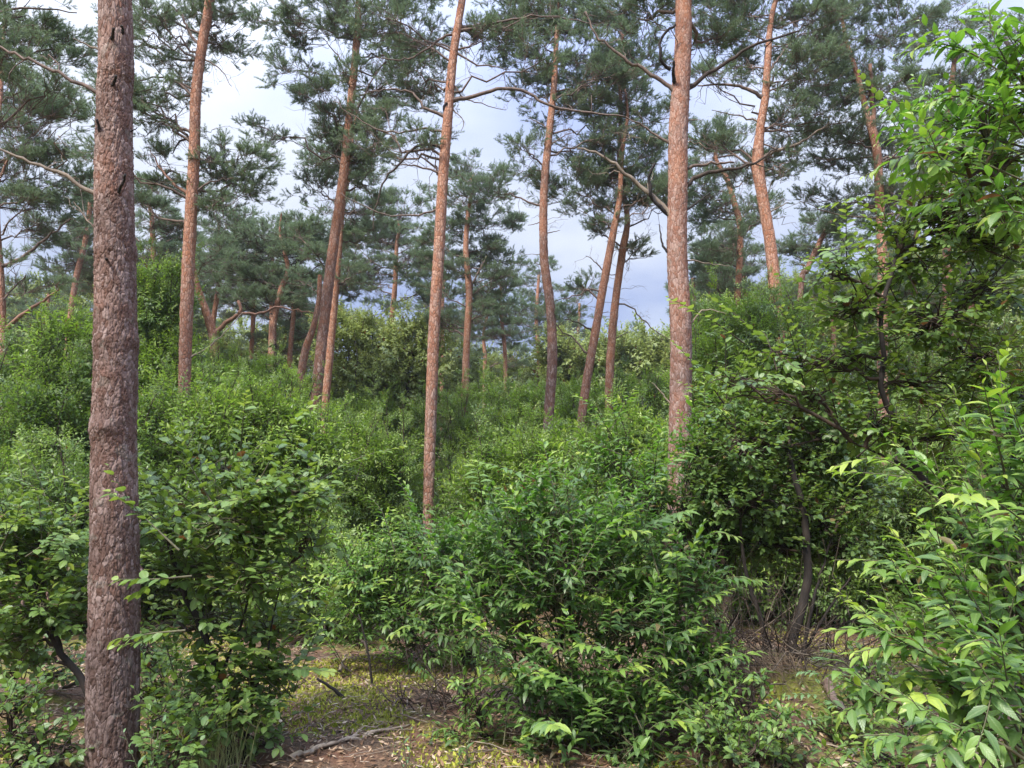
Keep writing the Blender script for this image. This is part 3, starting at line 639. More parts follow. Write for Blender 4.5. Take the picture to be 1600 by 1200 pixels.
pine('slender pine with curved stem and grey foot, between middle and right trunks', [(855, 710, 16), (858, 640, 16), (863, 560, 16), (860, 480, 15), (850, 400, 14), (850, 300, 13), (858, 210, 12), (866, 130, 10), (870, 50, 8)],
     17, 14.2, [(860, 20, 60, 40, 1.1), (820, 80, 50, 38, 1.1), (905, 90, 55, 45, 1.1), (795, 40, 45, 40, 1), (817, 225, 30, 28, .9), (880, 180, 45, 22, .5), (832, 150, 35, 25, .8), (920, 130, 40, 30, .8), (830, 265, 25, 20, .7), (870, -60, 130, 50)],
     [([(860, 205), (840, 190), (825, 185)], 3, dict(twigs=4)), ([(856, 230), (885, 210), (905, 205)], 2.5, dict(twigs=4)), ([(848, 415), (838, 412)], 2, {}), ([(850, 345), (835, 350), (825, 352)], 2, {}), ([(853, 365), (875, 360)], 2, {})],
     warm=.45, sides=18, seg=.07, dead=16, deadz=(7, 10.5))
pine('left stem of the leaning pine pair against blue sky', [(904, 720, 15), (908, 660, 14), (916, 600, 14), (930, 520, 13), (944, 440, 13), (957, 370, 12), (968, 310, 9), (972, 240, 7)], 17.5, 13.6,
     [(900, 300, 45, 28, 1.1), (950, 280, 45, 30, 1.1), (905, 440, 30, 12, .9), (860, 505, 0.1 + 40, 20, .8), (930, 330, 45, 22, .9), (975, 150, 50, 40, 1), (940, 215, 40, 30, .7)],
     [([(945, 458), (920, 452), (900, 462), (868, 470)], 3.5, dict(twigs=5)), ([(930, 520), (905, 505), (880, 498)], 3.5, dict(twigs=3, mat=M_stem)), ([(950, 430), (925, 405), (915, 400)], 3, dict(twigs=3))],
     warm=.75, sides=18, dead=8, deadz=(5.5, 9))
pine('right stem of the leaning pine pair, with dead twigs reaching right', [(952, 660, 13), (952, 600, 13), (956, 530, 13), (963, 460, 12), (973, 390, 12), (980, 340, 9), (968, 260, 8), (970, 180, 7), (968, 80, 6)], 18.5, 14.3,
     [(975, 30, 55, 40, 1), (1000, 100, 45, 45, 1), (1012, 220, 35, 45, 1), (1000, 305, 38, 28, 1), (960, 90, 45, 35, .9), (940, 30, 40, 35, .9), (985, 400, 25, 25, .5)],
     [([(962, 475), (985, 480), (1005, 500), (1030, 520), (1060, 540)], 3, dict(twigs=12, mat=M_dead, twl=(.3, .8))), ([(975, 395), (995, 375), (1012, 372)], 3, dict(twigs=6, mat=M_dead)), ([(960, 530), (975, 522), (985, 518)], 2, {}), ([(972, 425), (955, 430), (945, 420)], 2, {})],
     warm=.8, sides=18, dead=8, deadz=(5.5, 9))
pine('curved orange pine with a kinked stem right of the reddish trunk', [(1215, 520, 20), (1210, 440, 19), (1202, 370, 18), (1190, 300, 18), (1184, 255, 19), (1188, 200, 14), (1196, 150, 13), (1200, 90, 11), (1205, 30, 9)],
     14, 13.8, [(1130, 30, 50, 40, 1.1), (1200, 40, 60, 45, 1.1), (1255, 120, 55, 40, 1.1), (1150, 105, 35, 35), (1265, 50, 50, 40, 1.1), (1235, 190, 45, 22, .9), (1290, 180, 45, 25, 1), (1200, -70, 130, 50), (1120, 225, 30, 25, .7), (1225, 255, 35, 20, .8)],
     [([(1192, 152), (1165, 138), (1130, 132), (1090, 134)], 7, dict(twigs=6, mat=M_limb)), ([(1184, 258), (1205, 238), (1240, 228), (1292, 196)], 7, dict(twigs=6, mat=M_dead)), ([(1188, 192), (1150, 180), (1112, 172)], 3.5, dict(twigs=4, mat=M_dead)),
      ([(1198, 332), (1215, 325), (1232, 316)], 3.5, dict(mat=M_dead, twigs=2)), ([(1192, 225), (1225, 235), (1248, 238)], 3, dict(twigs=2)), ([(1205, 110), (1225, 80), (1240, 60)], 5, dict(twigs=3)), ([(1196, 148), (1210, 120), (1230, 90)], 5, dict(twigs=3, mat=M_stem))],
     warm=.88, sides=22, seg=.06, dead=8, deadz=(7, 10))
pine('thin crooked red pine between the reddish trunk and curved orange pine', [(1152, 530, 10), (1152, 470, 10), (1156, 400, 10), (1156, 350, 10), (1145, 310, 9), (1136, 280, 8)], 21, 12.8,
     [(1115, 245, 45, 32, 1), (1108, 320, 40, 30, 1), (1145, 380, 45, 25, .9), (1175, 320, 35, 25, .8), (1100, 400, 35, 30, .9), (1125, 440, 50, 25, .9), (1140, 215, 35, 20)], (), warm=.8, dead=6, deadz=(7, 10))
pine('double-stemmed pine half hidden by leafy branches, right of curved orange pine', [(1380, 620, 16), (1379, 500, 15), (1379, 420, 15), (1375, 330, 14), (1370, 240, 13), (1355, 180, 10), (1340, 120, 8)], 15, 13.2,
     [(1320, 55, 60, 45, 1.1), (1300, 140, 50, 38, 1.1), (1385, 130, 50, 50, 1), (1275, 245, 45, 20, 1), (1325, 215, 50, 40, 1), (1405, 235, 45, 45, 1), (1290, 310, 50, 22, .9), (1400, 50, 55, 45, 1), (1420, 320, 45, 50, .9), (1340, 310, 45, 25, .6), (1370, -60, 130, 50)],
     [([(1374, 255), (1366, 200), (1362, 150), (1360, 100)], 9, dict(mat=M_limb_red, w1=6)), ([(1345, 190), (1365, 160), (1375, 130)], 5, dict(mat=M_black)), ([(1370, 340), (1390, 310), (1400, 270)], 4, dict(mat=M_black)), ([(1372, 340), (1310, 335), (1250, 315)], 3, dict(twigs=6, mat=M_dead))],
     warm=.7, sides=18, dead=10, deadz=(5.5, 9))
pine('dark bushy low pine with leaning stem below the double-stemmed pine', [(1250, 470, 9), (1262, 420, 9), (1285, 370, 8), (1300, 345, 6)], 20, None, [(1270, 375, 45, 16, 1.3), (1310, 350, 45, 20, 1.2), (1330, 385, 40, 16, 1), (1245, 400, 35, 14, 1)], (), warm=.3, dead=2, deadz=(6, 8), matl=M_stem)
pine('pale pine at the right edge behind the overhanging cherry leaves', [(1482, 520, 13), (1480, 420, 13), (1478, 330, 12), (1475, 250, 11), (1485, 150, 9), (1492, 90, 7)], 19, 14,
     [(1480, 40, 60, 40, 1), (1535, 130, 50, 50, 1), (1465, 150, 45, 45, 1), (1560, 220, 50, 50, 1), (1510, 260, 50, 45, 1), (1450, 260, 35, 35, .9), (1590, 60, 50, 45, 1), (1560, 320, 50, 40, .9)], (), warm=.65, dead=6, deadz=(7, 10))
pine('short orange pine at the far left edge with sweeping red limbs', [(8, 615, 19), (3, 560, 16), (2, 500, 14), (0, 430, 12), (-6, 340, 11), (-5, 230, 9)], 14.5, 13,
     [(60, 205, 70, 45, 1.1), (30, 270, 45, 40, 1), (100, 280, 50, 40, .9), (60, 350, 60, 35, .9), (30, 180, 50, 30, 1), (110, 190, 40, 35, 1), (-20, 130, 60, 50), (40, 430, 60, 25, .5)],
     [([(4, 517), (30, 495), (60, 475), (92, 452)], 8, dict(mat=M_limb_red, twigs=4)), ([(-2, 415), (25, 408), (60, 382), (110, 342)], 7, dict(mat=M_limb, twigs=5)), ([(0, 285), (20, 240), (60, 235)], 5, dict(mat=M_limb_red, twigs=3))],
     warm=.9, dead=6, deadz=(6, 9))
pine('grey limbed pine crown hanging in from above the left edge', [(-120, 700, 30), (-110, 300, 28), (-100, 0, 24)], 9.5, 13, [(40, 25, 75, 38, 1.2), (25, 105, 60, 38, 1.1), (95, 75, 45, 45, .9), (70, 150, 40, 25, .7), (-60, 60, 60, 60), (60, -60, 90, 40, 1)],
     [([(-100, 60), (-40, 30), (40, 12), (120, 20)], 6, dict(twigs=6))], warm=.5, dead=2, deadz=(5, 8))
pine('dark pine with a broken dangling limb, behind the forked stem', [(425, 600, 10), (426, 540, 11), (428, 500, 10), (440, 450, 9), (450, 425, 8), (445, 395, 6)], 22, 11.5,
     [(440, 370, 50, 28, 1.1), (400, 430, 55, 25, 1), (470, 405, 35, 35, 1), (345, 345, 45, 22, .9), (380, 390, 45, 22, 1), (420, 470, 50, 20, .8), (480, 350, 30, 20, 1), (345, 420, 40, 25, .7), (455, 450, 40, 20, .8)],
     [([(426, 540), (430, 560), (440, 575)], 12, dict(mat=M_stem)), ([(428, 565), (400, 562), (370, 570), (345, 578)], 4, dict(mat=M_black, twigs=5))], warm=.55, dead=8, deadz=(5, 8), matl=M_stem)
pine('pine filling the gap between the nearest trunk and the slim bending pine', [(232, 640, 10), (236, 560, 10), (240, 450, 9), (238, 350, 8)], 24, 12.8, [(245, 340, 40, 30), (230, 400, 40, 30), (265, 380, 35, 25), (250, 300, 35, 25), (230, 440, 35, 20, .8)], (), warm=.6, dead=4, deadz=(6, 9))
# far pines: one built, the others copied
def copy_tree(root, loc, rz, s, label=None):
    r = root.copy(); col.objects.link(r); r.location = loc; r.rotation_euler = (0, 0, rz); r.scale = (s, s, s)
    if label: r['label'] = label
    for c in root.children:
        k = c.copy(); col.objects.link(k); k.parent = r
    return r
FARL = 'far slim pine rising from the leafy thicket at the back of the wood'
srcs = [pine(FARL, [(840, 620, 6), (842, 560, 6), (838, 500, 6), (842, 430, 4)], 38, 12.4, [(830, 480, 40, 18), (860, 500, 35, 18), (845, 450, 35, 16), (835, 520, 40, 16, .8), (845, 420, 26, 14)], (), warm=.6, dead=3, deadz=(6, 9), group='far pines at the back of the wood'),
        pine(FARL, [(1105, 600, 7), (1103, 520, 7), (1108, 450, 6), (1106, 400, 5)], 34, 12.8, [(1105, 430, 40, 20), (1080, 460, 35, 20), (1130, 470, 40, 20), (1100, 490, 40, 18), (1110, 395, 28, 16), (1130, 430, 26, 16)], (), warm=.5, dead=3, deadz=(6, 9), group='far pines at the back of the wood')]
srcs.append(pine(FARL, [(455, 640, 8), (453, 560, 8), (459, 480, 7), (455, 420, 5)], 31, 11.5, [(425, 540, 40, 18), (485, 520, 42, 18), (445, 490, 45, 20), (480, 470, 35, 18), (425, 450, 35, 18), (465, 430, 32, 16), (495, 560, 35, 14, .7)], (), warm=.7, dead=4, deadz=(4, 8), group='far pines at the back of the wood'))
for i, (px_, d_) in enumerate([(690, 38), (790, 33), (1090, 31), (1150, 35), (100, 27), (190, 28), (330, 29), (420, 28), (1290, 35), (1400, 30), (1500, 33), (60, 33), (150, 30), (270, 32), (330, 36), (390, 31), (470, 36), (700, 44), (905, 42), (1175, 30), (1240, 32), (1310, 28), (1370, 36), (1440, 30), (1530, 27), (1590, 33), (-60, 30), (1680, 30), (20, 42), (210, 44), (1260, 44)]):
    x_ = P(px_, 600, d_)[0]; copy_tree(srcs[i % 3], (x_, d_, float(gz(x_, d_)) - .1), rnd(0, 6.28), rnd(.86, 1.02))

# ------------------------------------------------------------------ thicket further off (instanced foliage)
def shrub(label, cat, name, group_sc, blobs, d, base=None, dens=85, size=1.0, mat=M_stem, nstem=3, group=None, w0=.03, lower=3, tone=None):
    tone = rnd(-.7, .9) if tone is None else tone
    bx = np.mean([b_[0] for b_ in blobs]) if base is None else base
    X0 = P(bx, 600, d)[0]; z0 = float(gz(X0, d)); root = empty(name, (X0, d, z0), label, cat, group)
    B0 = np.array([X0, d, z0 - .05]); pts = []; dirs = []; sc_l = []
    allb = []
    for b_ in blobs:
        dd = d + (b_[4] if len(b_) > 4 else rnd(-.5, .5)); C = P(b_[0], b_[1], dd); allb.append((C, m_px(b_[2], dd), m_px(b_[3], dd)))
    for (C, RX, RZ) in list(allb):
        z_ = C[2]; q_ = 0
        while z_ > z0 + 1.0 and q_ < lower:
            z_ -= RZ * 1.3 + .25; q_ += 1
            allb.append((np.array([C[0] + rnd(-.3, .3), C[1] + rnd(-.2, .6), max(z_, z0 + .45)]), RX, max(RZ * .9, .4)))
    vs = rnd(.8, 1.35); gl = Geo()
    stems = []
    for k, (C, RX, RZ) in enumerate(allb):
        if k < nstem or random.random() < .6:
            st = B0 + np.array([rnd(-.25, .25), rnd(-.25, .25), 0]); path = branchy(st, C, -.06, .14, 9); stems.append(path)
            g = Geo(); tube(g, path, np.linspace(w0, w0 * .3, 9), 5)
            for _ in range(5):
                j = random.randint(3, 8); e_ = C + rng.normal(0, .5, 3) * [RX, RX, RZ]; tube(g, branchy(path[j], e_, 0, .16, 5), np.linspace(w0 * .35, .004, 5), 3)
            g.build('stem', mat, root)
        area = math.pi * RX * RZ; n = int(area * dens); RY = min(max(RX * .9, .5), 1.6)
        a = rng.normal(0, 1, (n, 3)); a = nrm(a); r = rng.uniform(.12, 1, (n, 1)) ** .45
        lump = 1 + .26 * np.sin(a[:, :1] * 7 + k) + .22 * np.sin(a[:, 2:] * 9 + a[:, :1] * 5)
        p = C + a * r * lump * np.array([RX, RY, RZ]); p[:, 2] = np.maximum(p[:, 2], z0 + .06)
        dv = a * np.array([1, 1, .55]) + [0, 0, .28] + rng.normal(0, .35, (n, 3))
        pts.append(p); dirs.append(dv); sc_l.append(rng.uniform(.75, 1.25, n) * size * vs)
        if k < len(blobs):
            for _ in range(int(5 + RX * 4)):          # leaders that stand clear of the mass
                bp = C + np.array([rnd(-1, 1) * RX, rnd(-1, .6) * RY, RZ * rnd(.3, .9)]); hl = rnd(.3, 1.0) * min(1.4, .5 + RZ); tl = np.array([rnd(-.5, .5), rnd(-.3, .3), 1.]); m_ = int(4 + hl * 7)
                qq = np.linspace(0, 1, m_)[:, None]; pp = bp + tl * qq * hl; pts.append(pp); dirs.append(nrm(rng.normal(0, .8, (m_, 3)) + [0, 0, .5])); sc_l.append(rng.uniform(.5, .9, m_) * size * vs * (1.1 - .5 * qq[:, 0]))
                tube(gl, [bp - [0, 0, .3], bp + tl * hl * .5, bp + tl * hl], [.012, .008, .003], 4, cap=False)
    gl.build('leaders', mat, root, kind='stuff')
    pts, dirs, sc_l = np.concatenate(pts), np.concatenate(dirs), np.concatenate(sc_l)
    if group_sc is SC_CH:       # painted light: lit leaf copies favour upward sprays, shaded copies downward ones
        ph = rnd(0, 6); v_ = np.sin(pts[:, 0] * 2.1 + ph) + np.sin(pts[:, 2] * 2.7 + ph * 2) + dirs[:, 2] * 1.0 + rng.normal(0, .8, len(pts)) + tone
        for nm_, gr_, k_ in (('lit_foliage', SC_CHL, v_ > 1.1), ('foliage', SC_CH, (v_ <= 1.1) & (v_ > -.5)), ('shaded_foliage', SC_CHD, v_ <= -.5)):
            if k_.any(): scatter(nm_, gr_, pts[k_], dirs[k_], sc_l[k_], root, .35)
    else: scatter('foliage', group_sc, pts, dirs, sc_l, root, .35)
    return root
OK = 'oak_tree'; CT = 'cherry_shrub'
shrub('broad pale oak far behind the left-edge orange pine', 'oak tree', OK, SC_OAK, [(60, 500, 70, 40), (20, 560, 70, 40), (110, 550, 70, 45), (150, 480, 40, 35)], 38, dens=20, size=2.1, w0=.1)
shrub('yellow-green oak with dark spreading limbs behind the pale-stemmed far pine', 'oak tree', OK, SC_OAK, [(545, 540, 40, 28), (590, 560, 60, 38), (645, 555, 45, 32), (560, 610, 60, 30), (630, 610, 55, 30)], 26.5, base=585, dens=26, size=1.8, w0=.12, nstem=5)
shrub('pale oak foliage below the solitary round-topped pine', 'oak tree', OK, SC_OAK, [(700, 560, 40, 30), (760, 590, 60, 25), (815, 600, 50, 22), (700, 610, 50, 25)], 42, dens=20, size=2.2, w0=.1)
shrub('bright yellowish oak behind the leaning pine pair', 'oak tree', OK, SC_OAK, [(890, 575, 45, 28), (1000, 575, 50, 32), (945, 595, 60, 28), (1040, 600, 40, 30)], 38, dens=20, size=2.1, w0=.1)
shrub('oak mass seen through gaps right of the reddish trunk', 'oak tree', OK, SC_OAK, [(1120, 540, 60, 40), (1200, 500, 60, 40), (1280, 510, 60, 50)], 34, dens=20, size=2.1, w0=.1)
shrub('oak glimpsed behind the double-stemmed pine', 'oak tree', OK, SC_OAK, [(1350, 500, 60, 50), (1440, 470, 70, 60), (1540, 500, 70, 60), (1600, 430, 60, 60)], 32, dens=20, size=2.1, w0=.1)
shrub('oak showing between the nearest trunk and the forked pine', 'oak tree', OK, SC_OAK, [(240, 480, 50, 40), (330, 560, 60, 40), (400, 590, 50, 35), (450, 560, 40, 30)], 36, dens=20, size=2.1, w0=.1)
far_sh = [
 ('low grey-green shrub under the yellow-green oak', [(560, 665, 55, 32), (505, 680, 45, 30), (610, 680, 45, 32)], 25, SC_CH),
 ('wide leafy shrub between middle red pine and solitary pine foot', [(700, 665, 50, 32), (755, 645, 50, 32), (740, 700, 60, 35)], 24, SC_CH),
 ('shrub wrapping the grey foot of the slender curved pine', [(815, 660, 45, 32), (870, 660, 45, 35), (840, 705, 60, 35)], 23, SC_CH),
 ('shrub around the feet of the leaning pine pair', [(925, 660, 45, 35), (985, 655, 45, 35), (950, 705, 60, 35)], 22, SC_CH),
 ('shrub behind the reddish trunk near its right side', [(1035, 650, 40, 40), (1090, 640, 45, 45), (1130, 600, 45, 45)], 19, SC_CH),
 ('pale feathery shrub beyond the dark tangle', [(1180, 610, 50, 45), (1240, 590, 55, 45), (1300, 620, 60, 45)], 18, SC_RD),
 ('shrub closing the gap behind the buckthorn tree', [(1400, 600, 70, 50), (1480, 620, 70, 60), (1560, 600, 70, 60), (1600, 680, 60, 60), (1500, 700, 80, 50)], 16, SC_RD),
 ('leafy sapling group rising beside the nearest trunk, right of it', [(235, 500, 28, 35), (262, 460, 25, 25), (232, 570, 35, 40), (255, 600, 35, 40), (250, 650, 40, 35)], 14, SC_CH),
 ('light cherry sapling in front of the forked orange pine', [(330, 620, 35, 25), (375, 605, 35, 25), (420, 600, 30, 22), (400, 650, 45, 30), (340, 670, 40, 30), (450, 625, 25, 20)], 14.5, SC_CH),
 ('leafy sapling left of the nearest trunk, its tips above the thicket', [(110, 560, 30, 30), (60, 600, 40, 30), (20, 640, 45, 30), (110, 620, 35, 30)], 12, SC_CH),
 ('shrub at the foot of the left-edge orange pine', [(40, 630, 60, 40), (110, 620, 50, 40), (-20, 640, 60, 40)], 20, SC_CH),
 ('tall dark shrub between nearest trunk and slim bending pine', [(245, 500, 35, 45), (250, 570, 45, 50), (225, 640, 40, 40)], 17, SC_CH),
 ('rounded shrub under the forked orange pine', [(340, 625, 50, 35), (395, 635, 50, 35), (440, 660, 45, 35)], 17, SC_CH),
]
for lb, bl, d_, s_ in far_sh: shrub(lb, 'shrub', CT, s_, bl, d_, dens=50 if d_ > 15 else 110, size=1.25 if d_ > 15 else 1.0, tone=.5)
mid_sh = [
 ('dense cherry thicket left of the nearest trunk, upper tier', [(30, 690, 70, 40), (100, 680, 50, 45), (-10, 740, 60, 50), (80, 745, 65, 40)], 11.5, 240),
 ('cherry thicket left of the nearest trunk, shaded lower tier', [(40, 800, 80, 45), (110, 820, 50, 50), (0, 870, 60, 50), (100, 890, 50, 50)], 9.5, 1),
 ('cherry shrub at the base of the slim bending pine', [(250, 690, 45, 45), (310, 660, 45, 35), (350, 700, 55, 45), (270, 760, 55, 40)], 10.5, 1),
 ('cherry shrub with drooping tips in front of the tall leaning pine', [(420, 690, 50, 40), (465, 720, 50, 40), (440, 780, 60, 50), (400, 740, 45, 40), (380, 840, 60, 60)], 11, 1),
 ('shrub in deep shade left of the middle red pine', [(530, 740, 55, 50), (590, 750, 55, 50), (560, 820, 70, 50), (520, 880, 60, 40)], 13, 1),
 ('willowy cherry shrub wrapping the middle red pine', [(600, 790, 40, 40), (600, 850, 50, 40), (715, 790, 40, 35), (600, 740, 40, 35), (740, 830, 50, 40), (590, 880, 45, 35)], 13.2, 1),
 ('shrub behind the bright centre bush, under the curved slender pine', [(800, 745, 50, 35), (860, 745, 50, 35), (790, 790, 60, 40), (900, 760, 45, 35)], 12, 1),
 ('cherry shrub at the reddish trunk foot, its left side', [(960, 735, 50, 35), (1010, 730, 45, 40), (1040, 770, 40, 40), (980, 780, 60, 35)], 10, 1),
 ('dark glossy cherry right behind the reddish trunk', [(1110, 530, 35, 45), (1150, 560, 45, 45), (1100, 600, 40, 45), (1180, 520, 40, 35), (1230, 540, 45, 40)], 12, 1),
 ('shaded shrub behind the dark tangle', [(1120, 870, 60, 60), (1200, 900, 70, 70), (1300, 880, 70, 70), (1380, 850, 70, 70), (1330, 960, 70, 50)], 10.5, 1),
 ('shrub behind the long cherry shoots, near the right edge', [(1400, 740, 70, 60), (1480, 760, 70, 60), (1560, 780, 70, 60), (1500, 850, 80, 60), (1590, 880, 60, 60)], 9.5, 1),
 ('low shrub behind the mossy clearing', [(470, 930, 45, 35), (520, 925, 45, 30), (440, 970, 35, 25), (555, 960, 35, 30)], 9.5, 1),
]
for lb, bl, d_, _ in mid_sh: shrub(lb, 'shrub', CT, SC_CH, bl, d_, dens=105, size=1.0, w0=.022, lower=2)

# the wood goes on behind: one mass
n = 5200; a = rng.uniform(-1.0, 1.0, n); dd = rng.uniform(46, 75, n); X_ = np.tan(a * .95) * dd; hgt = 7.5 + 2.5 * np.sin(X_ * .31 + 1) + 1.6 * np.sin(X_ * .83 + dd) 
Z_ = rng.uniform(0, 1, n) ** .8 * hgt + gz(X_, dd)
far = scatter('far_woodland', SC_OAK, np.stack([X_, dd, Z_], 1), nrm(rng.normal(0, 1, (n, 3)) * [1, 1, .4] + [0, 0, .3]), rng.uniform(3, 5, n), None, .4)
tagp(far, 'yellow-green wood closing the view far behind the pines', 'woodland', kind='stuff')
n = 5200; dd = rng.uniform(42, 70, n); X_ = np.tan(rng.uniform(-1, 1, n) * .95) * dd; hgt = 10.5 + 1.8 * np.sin(X_ * .57 + 3)
Z_ = gz(X_, dd) + hgt * rng.uniform(.45, 1, n)
far = scatter('far_pinewood', SC_NEEDLE, np.stack([X_, dd, Z_], 1), nrm(rng.normal(0, 1, (n, 3)) * [1, 1, .4] + [0, 0, .3]), rng.uniform(2, 3.5, n), None, .4)
tagp(far, 'blue-green pine crowns of the wood far behind', 'woodland', kind='stuff')

# ------------------------------------------------------------------ near plants: every leaf modelled, the largest 300 as parts
def leaf_meshes(shapes, mat, tints=(.1, .3, .5, .7, .9, 2.0)):
    out_ = {}
    for si, (v, tr, qd, uv) in enumerate(shapes):
        for ti, tv in enumerate(tints):
            g = Geo(); g.add(v, [tr, qd], tv, uv); out_[si, ti] = g.mesh('leaf', [mat])
    return out_, np.array(tints)
LM = {'cherry': (CH, leaf_meshes(CH, M_cherry), M_cherry), 'round': (RD, leaf_meshes(RD, M_round), M_round), 'pale': (CH, leaf_meshes(CH, M_pale), M_pale)}
class Leaves:
    def __init__(s): s.p = []; s.d = []; s.n = []; s.l = []; s.t = []
    def add(s, p, d, n, l, t): s.p.append(p); s.d.append(d); s.n.append(n); s.l.append(l); s.t.append(t)
    def emit(s, root, species, limit=300, brown=.012):
        p = np.concatenate(s.p); d = np.concatenate(s.d); nv = np.concatenate(s.n); l = np.concatenate(s.l); t = np.clip(np.concatenate(s.t), 0, 1)
        keep = p[:, 2] > gz(p[:, 0], p[:, 1]) + .01; keep &= np.linalg.norm(p - [0, 0, CAMZ], axis=1) > 1.2
        p, d, nv, l, t = p[keep], d[keep], nv[keep], l[keep], t[keep]
        t = np.where(rng.uniform(0, 1, len(t)) < brown, 2.0, t)
        shapes, (meshes, tints), mat = LM[species]
        s_i = rng.integers(0, len(shapes), len(p)); b = np.cross(nv, d)
        xy = pix(p); inside = (xy[:, 0] > 0) & (xy[:, 0] < 1600) & (xy[:, 1] > 0) & (xy[:, 1] < 1200)
        score = np.where(inside, l / xy[:, 2], 0) + np.where(inside, .02 / np.linalg.norm(p - [0, 0, CAMZ], axis=1), 0)
        order = np.argsort(-score); top = order[:limit]; top = top[score[top] > 0]; rest = np.setdiff1d(np.arange(len(p)), top)
        off = np.array(root.location)
        for i in top:
            ti = int(np.argmin(np.abs(tints - t[i]))); o = bpy.data.objects.new('leaf', meshes[int(s_i[i]), ti]); col.objects.link(o); o.parent = root
            q = p[i] - off; a_, b_, c_ = d[i] * l[i], b[i] * l[i], nv[i] * l[i]
            o.matrix_basis = Matrix(((a_[0], b_[0], c_[0], q[0]), (a_[1], b_[1], c_[1], q[1]), (a_[2], b_[2], c_[2], q[2]), (0, 0, 0, 1)))
        if len(rest):
            g = Geo()
            for si, (v, tr, qd, uv) in enumerate(shapes):
                k = rest[s_i[rest] == si]
                if not len(k): continue
                V = p[k][:, None] + l[k][:, None, None] * (v[None, :, 0, None] * d[k][:, None] + v[None, :, 1, None] * b[k][:, None] + v[None, :, 2, None] * nv[k][:, None])
                o5 = np.arange(len(k))[:, None, None] * len(v)
                g.add(V.reshape(-1, 3), [(o5 + tr[None]).reshape(-1, 3), (o5 + qd[None]).reshape(-1, 4)], np.repeat(t[k], len(v)), np.tile(uv, (len(k), 1)))
            g.build('foliage', mat, root, kind='stuff')
def near_plant(label, cat, name, species, blobs, d, base, leafL=.085, lai=4.0, auto=0, stems=(), long_shoots=(), sh_len=(.22, .42), w0=.018, tip=.35, t0=.22, upb=.35, nl=(9, 14), spiral=.6, brown=.012, group=None, basez=None):
    B = np.array([P(base[0], 600, base[1])[0], base[1], 0]); B[2] = float(gz(B[0], B[1]))
    root = empty(name, B, label, cat, group); LV = Leaves(); B0 = B - [0, 0, .05]
    stem_paths = []
    for (pts, w_, dd) in stems:
        q = np.array([P(p_[0], p_[1], d + dd + (p_[2] if len(p_) > 2 else 0)) for p_ in pts]); s = smooth_path(q, len(pts) * 4); stem_paths.append(s)
        s[1:-1] += rng.normal(0, .004, (len(s) - 2, 3)); r0 = m_px(w_, d) / 2
        g = Geo(); tube(g, s, np.linspace(r0, r0 * .4, len(s)), 8); g.build('stem', M_dark, root)
    gt = Geo()
    for k, b_ in enumerate(blobs):
        dd = d + (b_[4] if len(b_) > 4 else rnd(-.25, .25)); C = P(b_[0], b_[1], dd); RX, RZ = m_px(b_[2], dd), m_px(b_[3], dd); RY = max(min(RX, .6), .28)
        kk = b_[5] if len(b_) > 5 else 1.0
        if stem_paths:
            allp = np.concatenate(stem_paths); A = allp[np.argmin(np.linalg.norm(allp - C, axis=1) + (allp[:, 2] > C[2]) * .3)]
        else: A = B0 + np.array([rnd(-.12, .12), rnd(-.12, .12), 0])
        main = branchy(A, C, -.08, .10, 9); g = Geo(); tube(g, main, np.linspace(w0 * .8, w0 * .28, 9), 6); g.build('stem', M_stem, root)
        Lm = (sh_len[0] + sh_len[1]) / 2; nlm = (nl[0] + nl[1]) / 2
        n = max(4, int(math.pi * RX * RZ * lai * 1.5 * kk / (leafL ** 2 * .25 * nlm)))
        for i in range(n):
            a = nrm(rng.normal(0, 1, 3)); r = rnd(.1, 1) ** .5; p = C + a * r * np.array([RX, RY, RZ])
            T = nrm(a * [1, 1, .6] + [0, 0, upb] + rng.normal(0, .3, 3)); L = rnd(*sh_len)
            T[1] *= .8
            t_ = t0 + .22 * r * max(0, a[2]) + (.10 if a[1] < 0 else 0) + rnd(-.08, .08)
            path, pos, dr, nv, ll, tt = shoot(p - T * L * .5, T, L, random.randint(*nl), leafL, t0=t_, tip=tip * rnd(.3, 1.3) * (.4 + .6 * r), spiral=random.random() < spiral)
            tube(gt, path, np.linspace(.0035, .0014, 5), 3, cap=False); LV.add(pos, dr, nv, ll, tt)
            j = random.randint(3, 8); tube(gt, branchy(main[j], path[0], -.05, .12, 4), np.linspace(.006, .0035, 4), 3, cap=False)
    for ls in long_shoots:
        pts, dd = ls[0], ls[1]; opt = ls[2] if len(ls) > 2 else {}
        q = np.array([P(p_[0], p_[1], dd + (p_[2] if len(p_) > 2 else 0)) for p_ in pts]); s = smooth_path(q, 16); L = np.sum(np.linalg.norm(np.diff(s, axis=0), axis=1))
        g = Geo(); tube(g, s, np.linspace(opt.get('r', .006), .0018, 16), 5); g.build('shoot', M_twig, root)
        nleaf = int(L / opt.get('gap', .030)); qv = np.linspace(opt.get('from', .25), 1, nleaf); idx = qv * 15; i0 = np.minimum(idx.astype(int), 14); fr = (idx - i0)[:, None]
        pos = s[i0] * (1 - fr) + s[i0 + 1] * fr; T = nrm(s[i0 + 1] - s[i0]); up = np.array([0, 0, 1.]); S = nrm(np.cross(T, up)); Nn = np.cross(S, T)
        k = np.arange(nleaf); phi = (k % 2) * math.pi + rng.normal(0, .45, nleaf) if opt.get('flat', True) else k * 2.4
        rad = np.cos(phi)[:, None] * S + np.sin(phi)[:, None] * Nn; el = .5 + .6 * qv[:, None] ** 2 + rng.normal(0, .12, (nleaf, 1))
        dr = nrm(rad * np.cos(el) + T * np.sin(el) + [0, 0, -opt.get('droop', .22)] + rng.normal(0, .1, (nleaf, 3)))
        nv = np.array([0, -.25, .9]) + T * .3 + rng.normal(0, .25, (nleaf, 3)); nv = nrm(nv - dr * np.sum(nv * dr, 1, keepdims=True))
